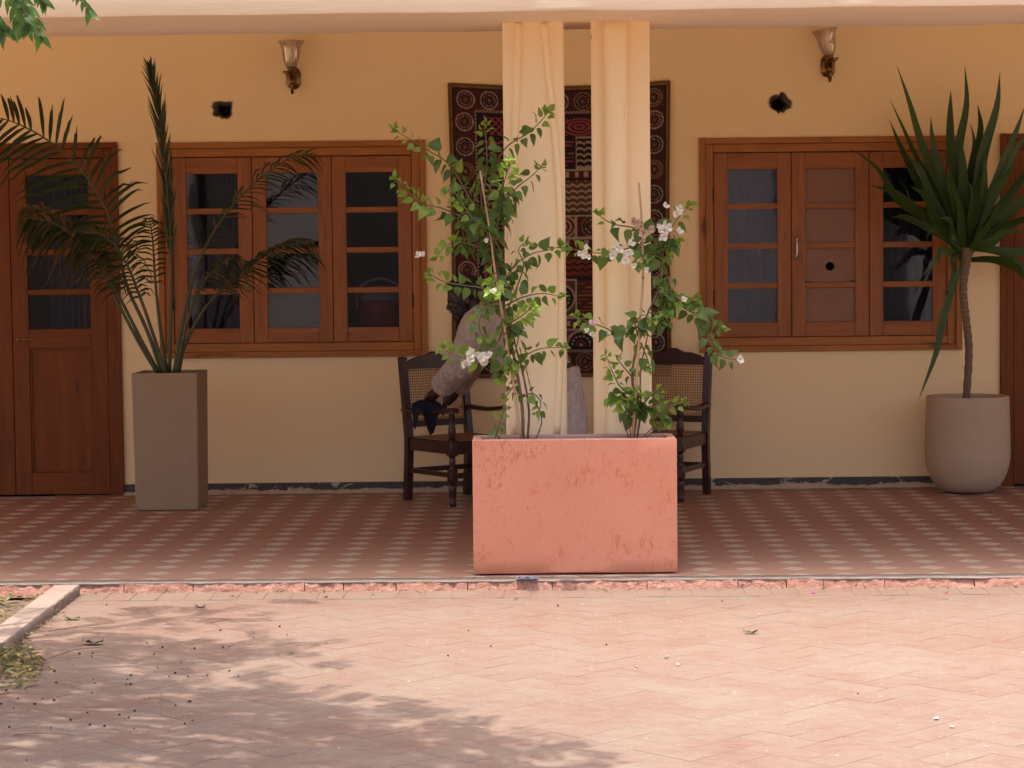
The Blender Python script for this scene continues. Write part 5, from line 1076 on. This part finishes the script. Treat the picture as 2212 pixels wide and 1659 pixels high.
def bamboo(pts, label):
    c = [at(*p) for p in pts]; o = empty('bamboo_cane', c[0], label, 'cane', 'support canes'); b = MB(); cc = curve(c, 24); b.tube(cc, [.0062 - .0018 * i / len(cc) for i in range(len(cc))], 8); q = b.build('pole', M['cane_stick'], o, smooth=True)
    b = MB()
    for f in (.2, .4, .6, .8):
        i = int(f * (len(cc) - 1)); t = (cc[i+1] - cc[i]).normalized(); b.tube([cc[i] - t * .004, cc[i], cc[i] + t * .004], [.0058, .0075, .0058], 8)
    b.build('joints', M['node'], o, smooth=True)
bamboo([(1126, 950, YC - .03), (1112, 850, YC - .035), (1092, 720, YC - .05), (1070, 590, YC - .06), (1058, 500, YC - .07), (1037, 368, YC - .08)], 'pale bamboo cane leaning among the taller bougainvillea')
bamboo([(1366, 950, YC - .03), (1374, 840, YC - .04), (1382, 700, YC - .04), (1389, 600, YC - .04), (1386, 480, YC - .04), (1380, 395, YC - .04)], 'thin bamboo cane standing in the shorter bougainvillea')

# ================================================================== TREE OVER THE COURTYARD (its leaves hang into the corner, its shade dapples the paving)
tree = empty('neem_tree', (-3.7, -6.1, -.06), 'leafy tree whose sprays hang into the upper left corner', 'tree'); tr2 = random.Random(8)
b = MB(); b.tube(curve([(-3.7, -6.1, -.1), (-3.66, -6.08, .8), (-3.6, -6.1, 1.7), (-3.45, -6.05, 2.6)], 16), [.20 - .006 * i for i in range(17)][:17], 14); b.build('trunk', M['treebark'], tree, smooth=True)
lf = MB(); lf.add([(-.0, 0, 0), (.011, .018, .003), (.008, .04, .002), (0, .062, -.006), (-.009, .04, .002), (-.011, .018, .003)], [(0, 1, 2, 3), (0, 3, 4, 5)]); LV, LF = lf.v, lf.f
crown = MB()
def spray(p, d, n=9, ln=.26, into=crown):
    """pinnate spray of n pairs of leaflets"""
    side = d.cross(Vector((0, 0, 1))); side = side.normalized() if side.length > .05 else Vector((1, 0, 0))
    for k in range(n):
        f = (k + 1) / n; q = p + d * ln * f + Vector((0, 0, -.10 * f * f * ln / .26))
        for sg in (-1, 1):
            t = (side * sg * .9 + d * .45 + Vector((0, 0, -.35 + tr2.uniform(-.25, .25)))).normalized(); e = frame_rot(t, Vector((tr2.uniform(-.5, .5), tr2.uniform(-.5, .5), 1))).to_matrix(); s = tr2.uniform(.8, 1.25)
            into.add([q + e @ (v * s) for v in LV], LF)
# shade spots on the paving (picture positions, radius m, density), lifted along the sun to the crown
SPOTS = [(60, 1420, .42, 62), (200, 1400, .34, 30), (330, 1330, .26, 16), (480, 1320, .24, 10), (420, 1400, .36, 46), (560, 1425, .24, 20), (640, 1395, .14, 5), (250, 1450, .4, 60), (60, 1500, .42, 60), (150, 1560, .4, 55), (330, 1500, .36, 46), (480, 1540, .34, 44), (380, 1600, .36, 34), (620, 1530, .3, 36), (760, 1560, .3, 34), (880, 1560, .2, 18), (700, 1620, .36, 44), (900, 1620, .34, 40), (1020, 1610, .2, 16), (1060, 1650, .26, 24), (560, 1650, .4, 36), (100, 1640, .45, 44), (300, 1680, .4, 40), (820, 1700, .5, 60), (1050, 1730, .4, 40), (480, 1760, .6, 80), (100, 1780, .6, 80), (-250, 1500, .7, 110), (-300, 1380, .6, 80), (-300, 1650, .7, 110), (800, 1850, .7, 90), (-600, 1500, .8, 110), (-700, 1700, .8, 110), (250, 1900, .8, 110)]
hubs = []
for px, py, r_, n in SPOTS:
    g_ = atz(px, py, -.045); h = tr2.uniform(3.0, 4.6); c = g_ + SUN * (h / SUN.z); hubs.append(c)
    for k in range(int(n * .72)):
        a, rr_ = tr2.uniform(0, 2 * math.pi), r_ * 1.15 * math.sqrt(tr2.random()); q = c + Vector((math.cos(a) * rr_, math.sin(a) * rr_ * 1.0, tr2.uniform(-.30, .45))); d = Vector((tr2.uniform(-1, 1), tr2.uniform(-1, 1), tr2.uniform(-.4, .2))).normalized(); spray(q, d, tr2.randint(5, 8), tr2.uniform(.16, .24))
o = crown.build('crown', M['neem'], tree, smooth=True); tag(o, kind='stuff')
fork = Vector((-3.45, -6.05, 2.6))
for i, c in enumerate(hubs):
    b = MB(); mid = fork.lerp(c, .5) + Vector((tr2.uniform(-.1, .1), tr2.uniform(-.1, .1), .35)); cc = curve([fork - Vector((0, 0, .15)), fork.lerp(mid, .5) + Vector((0, 0, .12)), mid, c], 18); b.tube(cc, [.055 * (1 - .86 * k / (len(cc) - 1)) for k in range(len(cc))], 7); b.build('limb', M['treebark'], tree, smooth=True)
NL = [leaf_mesh('leaflet', M['neem'], .165 + .02 * k, .1 + .06 * k, .14 + .08 * k, 40 + k) for k in range(3)]
def hang_spray(pts, Y, leaf, skip=0):
    c = curve([at(x, y, Y) for x, y in pts], 20); b = MB(); b.tube(c, [.0022 * (1 - .6 * i / len(c)) + .0004 for i in range(len(c))], 6); b.build('spray_stalk', M['gstem'], tree, smooth=True); n = len(c)
    for i in range(3 + skip, n, 3):
        t = (c[i] - c[i-1]).normalized(); pe = Vector((t.z, 0, -t.x)).normalized()
        for sg in (-1, 1):
            d = (pe * sg * .65 + t * .55 + Vector((0, tr2.uniform(-.4, .4), -.65))).normalized(); o = link('leaf', tr2.choice(NL), tree, c[i], frame_rot(d, Vector((tr2.uniform(-.4, .4), -1, .5)))); s = leaf * tr2.uniform(.8, 1.15); o.scale = (s, s, s)
YS = -4.75
hang_spray([(-60, -60), (-10, -25), (20, 5), (35, 35), (42, 52)], YS, .075); hang_spray([(-30, -60), (30, -25), (55, 5), (75, 40), (84, 66), (92, 86)], YS - .05, .068); hang_spray([(-60, 0), (-30, 20), (-5, 45), (8, 62)], YS - .1, .075)
hang_spray([(120, -60), (155, -30), (172, -5), (188, 16), (196, 28)], YS + .05, .055); hang_spray([(50, -60), (75, -30), (88, -10), (97, 2)], YS - .02, .06); hang_spray([(0, -50), (28, -10), (50, 20), (62, 48), (58, 62)], YS - .15, .075)
b = MB(); b.tube(curve([hubs[0], at(-200, -150, YS - .1), at(-60, -60, YS), at(40, -60, YS)], 16), [.016 - .0008 * k for k in range(17)][:16] + [.003], 7) if False else b.tube(curve([hubs[0], at(-200, -150, YS - .1), at(-60, -60, YS), at(120, -62, YS + .04)], 15), .007, 7); b.build('limb', M['treebark'], tree, smooth=True)

# ================================================================== LITTER
lr = random.Random(17)
li = MB()
def litter_at(b, p, s, n_up=.3):
    d = Vector((lr.uniform(-1, 1), lr.uniform(-1, 1), lr.uniform(-.15, .25))).normalized(); e = frame_rot(d, Vector((lr.uniform(-1, 1), lr.uniform(-1, 1), 1))).to_matrix(); w = lr.uniform(.07, .24); cu = lr.uniform(-.3, .3)
    vs_ = [Vector((0, 0, 0)), Vector((w, .3, .1)), Vector((w * .8, .65, .12 + cu * .5)), Vector((0, 1, cu)), Vector((-w * .8, .65, .12 + cu * .5)), Vector((-w, .3, .1)), Vector((0, .5, cu * .25))]
    b.add([p + e @ (v * s) for v in vs_], [(0, 1, 6), (1, 2, 6), (2, 3, 6), (3, 4, 6), (4, 5, 6), (5, 0, 6)], 0 if lr.random() < .65 else 1)
for k in range(420):
    px, py = lr.gauss(25, 34), lr.gauss(1440, 26)
    if px > 118 - (abs(py - 1440)) * .8 or py < 1402 and px > 60: continue
    p = atz(px, py, -.045); h = max(0, .05 * (1 - abs(px - 5) / 100)); litter_at(li, p + Vector((0, 0, .006 + lr.random() * h)), lr.uniform(.02, .05))
for k in range(420):
    f = lr.random(); px, py = 150 - 140 * f + lr.expovariate(1 / 11.0), 1276 + 122 * f + lr.uniform(-5, 6)
    litter_at(li, atz(px, py, -.045) + Vector((0, 0, .005 + lr.random() * .012)), lr.uniform(.010, .032))
for k in range(260): p = Vector((lr.uniform(-2.6, -2.06), lr.uniform(-5.2, -3.75), -.045)); litter_at(li, p + Vector((0, 0, lr.uniform(0, .02))), lr.uniform(.025, .07))
for k in range(90):
    x = lr.uniform(-1.9, 1.0) if lr.random() < .75 else lr.uniform(1.0, 2.3); litter_at(li, ep(x, -.104 - lr.expovariate(1 / .02), -.043), lr.uniform(.010, .028))
tag(li.build('leaf_litter', [M['litter'], M['litter2']], smooth=False), 'dry leaf litter swept along the bed edging', 'leaf litter', kind='stuff')
for k in range(3):   # stalks poking out of the heap
    pass
def twig(pts, r_, label, name='fallen_twig'):
    c = curve([atz(x, y, -.041) + Vector((0, 0, z)) for x, y, z in pts], 14); b = MB(); b.tube(c, [r_ * (1 - .5 * i / len(c)) for i in range(len(c))], 6); tag(b.build(name, M['twig'], smooth=True, loc=c[0]), label, 'twig', 'twigs on the paving')
twig([(104, 1363, 0), (180, 1356, .006), (248, 1346, .002)], .0022, 'straight twig on the paving just right of the bed edging')
twig([(70, 1436, 0), (160, 1411, .012), (230, 1407, .012), (266, 1411, .002)], .0018, 'long bowed twig arching out of the leaf heap')
twig([(20, 1420, .02), (60, 1438, .02), (122, 1448, .002)], .0018, 'short twig sticking out of the leaf heap')
twig([(10, 1442, .005), (60, 1444, .006), (118, 1447, .002)], .0018, 'lowest twig lying at the foot of the leaf heap')
twig([(595, 1413, 0), (622, 1424, .004), (655, 1438, 0)], .0016, 'slanting twig lying alone in mid courtyard')
twig([(30, 1587, 0), (90, 1586, .004), (160, 1588, 0)], .0020, 'long straight twig nearest the lower left corner')
twig([(320, 1507, 0), (348, 1511, .003), (376, 1517, 0)], .0018, 'crossbar twig of the small twig cross in the shade')
twig([(352, 1500, .006), (346, 1512, .007), (350, 1530, .0)], .0020, 'thicker twig lying across the small twig cross')
twig([(124, 1476, 0), (150, 1482, .004), (176, 1490, 0)], .0016, 'curved thin twig ending at a black berry')
twig([(400, 1340, 0), (440, 1344, .003), (472, 1352, 0)], .0014, 'fine twig in the sunlit patch near the kerb')
def fallen(px, py, s, mat, label, curl=.4, rz=0.0):
    p = atz(px, py, -.043); b = MB(); n = 8; T_ = [i / n for i in range(n + 1)]
    for t in T_:
        w = math.sin(math.pi * min(.98, t * .9 + .06)) * .30; z = .10 + curl * (t - .5) ** 2 * .7 + .10 * noise.noise(Vector((t * 4, px, py))); tw = .35 * math.sin(t * 5 + px); b.v += [Vector((-w, t - .5, z + tw * w + .06 * math.sin(t * 13))), Vector((.04 * math.sin(t * 7), t - .5, z * .7)), Vector((w * .8, t - .5, z - tw * w + .05 * math.cos(t * 11)))]
    for i in range(n): a = i * 3; b.f += [(a, a+1, a+4, a+3), (a+1, a+2, a+5, a+4)]
    b.m = [0] * len(b.f); mm = Matrix.Rotation(rz, 3, 'Z'); zmin = min(v.z for v in b.v); b.v = [p + mm @ ((v - Vector((0, 0, zmin))) * s) for v in b.v]; o = b.build('fallen_leaf', M[mat], smooth=True, loc=p); o.modifiers.new('t', 'SOLIDIFY').thickness = .0008; tag(o, label, 'leaf', 'fallen leaves on the paving')
fallen(155, 1338, .075, 'litter2', 'curled green leaf beside the bed edging', .5, R(75)); fallen(200, 1391, .085, 'litter2', 'long grey-green leaf in shade below the straight twig', .7, R(82)); fallen(432, 1311, .055, 'litter2', 'crumpled green leaf near the kerb on the left', .9, R(60)); fallen(1621, 1368, .055, 'litter2', 'crumpled dark green leaf on the sunny paving at right', 1.0, R(80)); fallen(1112, 1295, .028, 'litter', 'tiny brown leaf below the pink planter', .6, R(70)); fallen(703, 1290, .028, 'litter', 'small curled leaf near the kerb left of the pink planter', .8, R(40)); fallen(628, 1412, .026, 'litter', 'small dark curled leaf above the slanting twig', 1.0, R(70)); fallen(408, 1515, .024, 'litter', 'small dark leaf right of the twig cross', 1.0, R(20))
def leafbit(px, py, s, mat, name, label, cat, group=None):
    p = atz(px, py, -.0425); b = MB(); n = 9; pts_ = [Vector((s * lr.uniform(.6, 1.1) * math.cos(2 * math.pi * k / n), s * lr.uniform(.5, 1.0) * math.sin(2 * math.pi * k / n), lr.uniform(0, .006))) for k in range(n)]
    b.add([p + q for q in pts_] + [p + q + Vector((0, 0, .0012)) for q in pts_], [tuple(reversed(range(n))), tuple(range(n, 2 * n))] + [(k, (k+1) % n, n + (k+1) % n, n + k) for k in range(n)]); tag(b.build(name, M[mat], loc=p), label, cat, group)
leafbit(1758, 1281, .014, 'petal', 'fallen_petal', 'magenta petal by the kerb, the one nearer the pink planter', 'petal', 'magenta petals'); leafbit(2043, 1282, .012, 'petal', 'fallen_petal', 'magenta petal by the kerb at the far right', 'petal', 'magenta petals')
for px, py, s in ((1465, 1437, .010), (1375, 1440, .008), (1660, 1318, .007), (1640, 1329, .009), (1440, 1420, .012), (2022, 1553, .012), (2056, 1571, .009)): leafbit(px, py, s, 'flake', 'paint_flake', 'pale flake lying on the sunny paving', 'flake', 'pale flakes on the paving')
be = MB(); be.blob((0, 0, .004), AX, (.0052, .0048, .0042), 8, 6); be_me = be.mesh('berry', M['berry'], smooth=True); nb = 0
BP = [(318, 1391), (351, 1400), (200, 1412), (172, 1414), (333, 1415), (198, 1420), (230, 1308), (548, 1379), (476, 1363), (705, 1391), (620, 1373), (1012, 1364), (968, 1418), (1060, 1398), (420, 1402), (482, 1400), (496, 1398), (392, 1432), (340, 1443), (365, 1462), (282, 1480), (205, 1478), (258, 1546), (92, 1510), (30, 1531), (2, 1522), (20, 1572), (110, 1574), (57, 1644), (198, 1498), (448, 1460), (515, 1462), (120, 1292), (604, 1355), (495, 1451), (1205, 1310), (1310, 1394), (1560, 1300), (1853, 1500)]
for k in range(24): BP.append((lr.uniform(5, 420), lr.uniform(1440, 1580)))
for px, py in BP:
    p = atz(px, py, -.0455); o = link('fallen_berry', be_me, None, p + Vector((0, 0, .0006))); s = lr.uniform(.5, 1.0); o.scale = (s * 1.1, s, s); o.rotation_euler.z = lr.uniform(0, 6); tag(o, 'small black berry fallen on the brick paving', 'berry', 'black berries on the paving')
b = MB(); n = 14; p0 = atz(1138, 1251, .003)
for i in range(n + 1):
    for j in range(6): u, v = i / n, j / 5; b.v.append(p0 + Vector(((u - .5) * .095, (v - .5) * .03 + .008 * noise.noise(Vector((u * 9, v * 3, 1))), .004 + .016 * abs(noise.noise(Vector((u * 11, v * 5, 4)))))))
b.f = [(i*6+j, (i+1)*6+j, (i+1)*6+j+1, i*6+j+1) for i in range(n) for j in range(5)]; b.m = [0] * len(b.f); tag(b.build('plastic_scrap', M['blue'], smooth=False, loc=p0), 'torn blue plastic scrap at the foot of the pink planter', 'litter')

# ---- boundary wall across the courtyard (seen only as a reflection in the panes)
b = MB(); b.box((-30, -26.3, -.08), (30, -26, 3.2), c=.02); bw = tag(b.build('boundary_wall', M['cwall'], loc=(0, -26, 0)), 'plain boundary wall across the courtyard, mirrored in the panes', 'wall')
pw = random.Random(2); xx = -16.0
while xx < 16:
    w_ = pw.uniform(.7, 1.6); b = MB(); b.box((xx, -26.05, -.08), (xx + w_, -25.85, 3.3), c=.02); b.build('pier', M['cpier'], bw); xx += w_ + pw.uniform(.8, 2.4)  # invented pale piers, added to vary what the window panes mirror
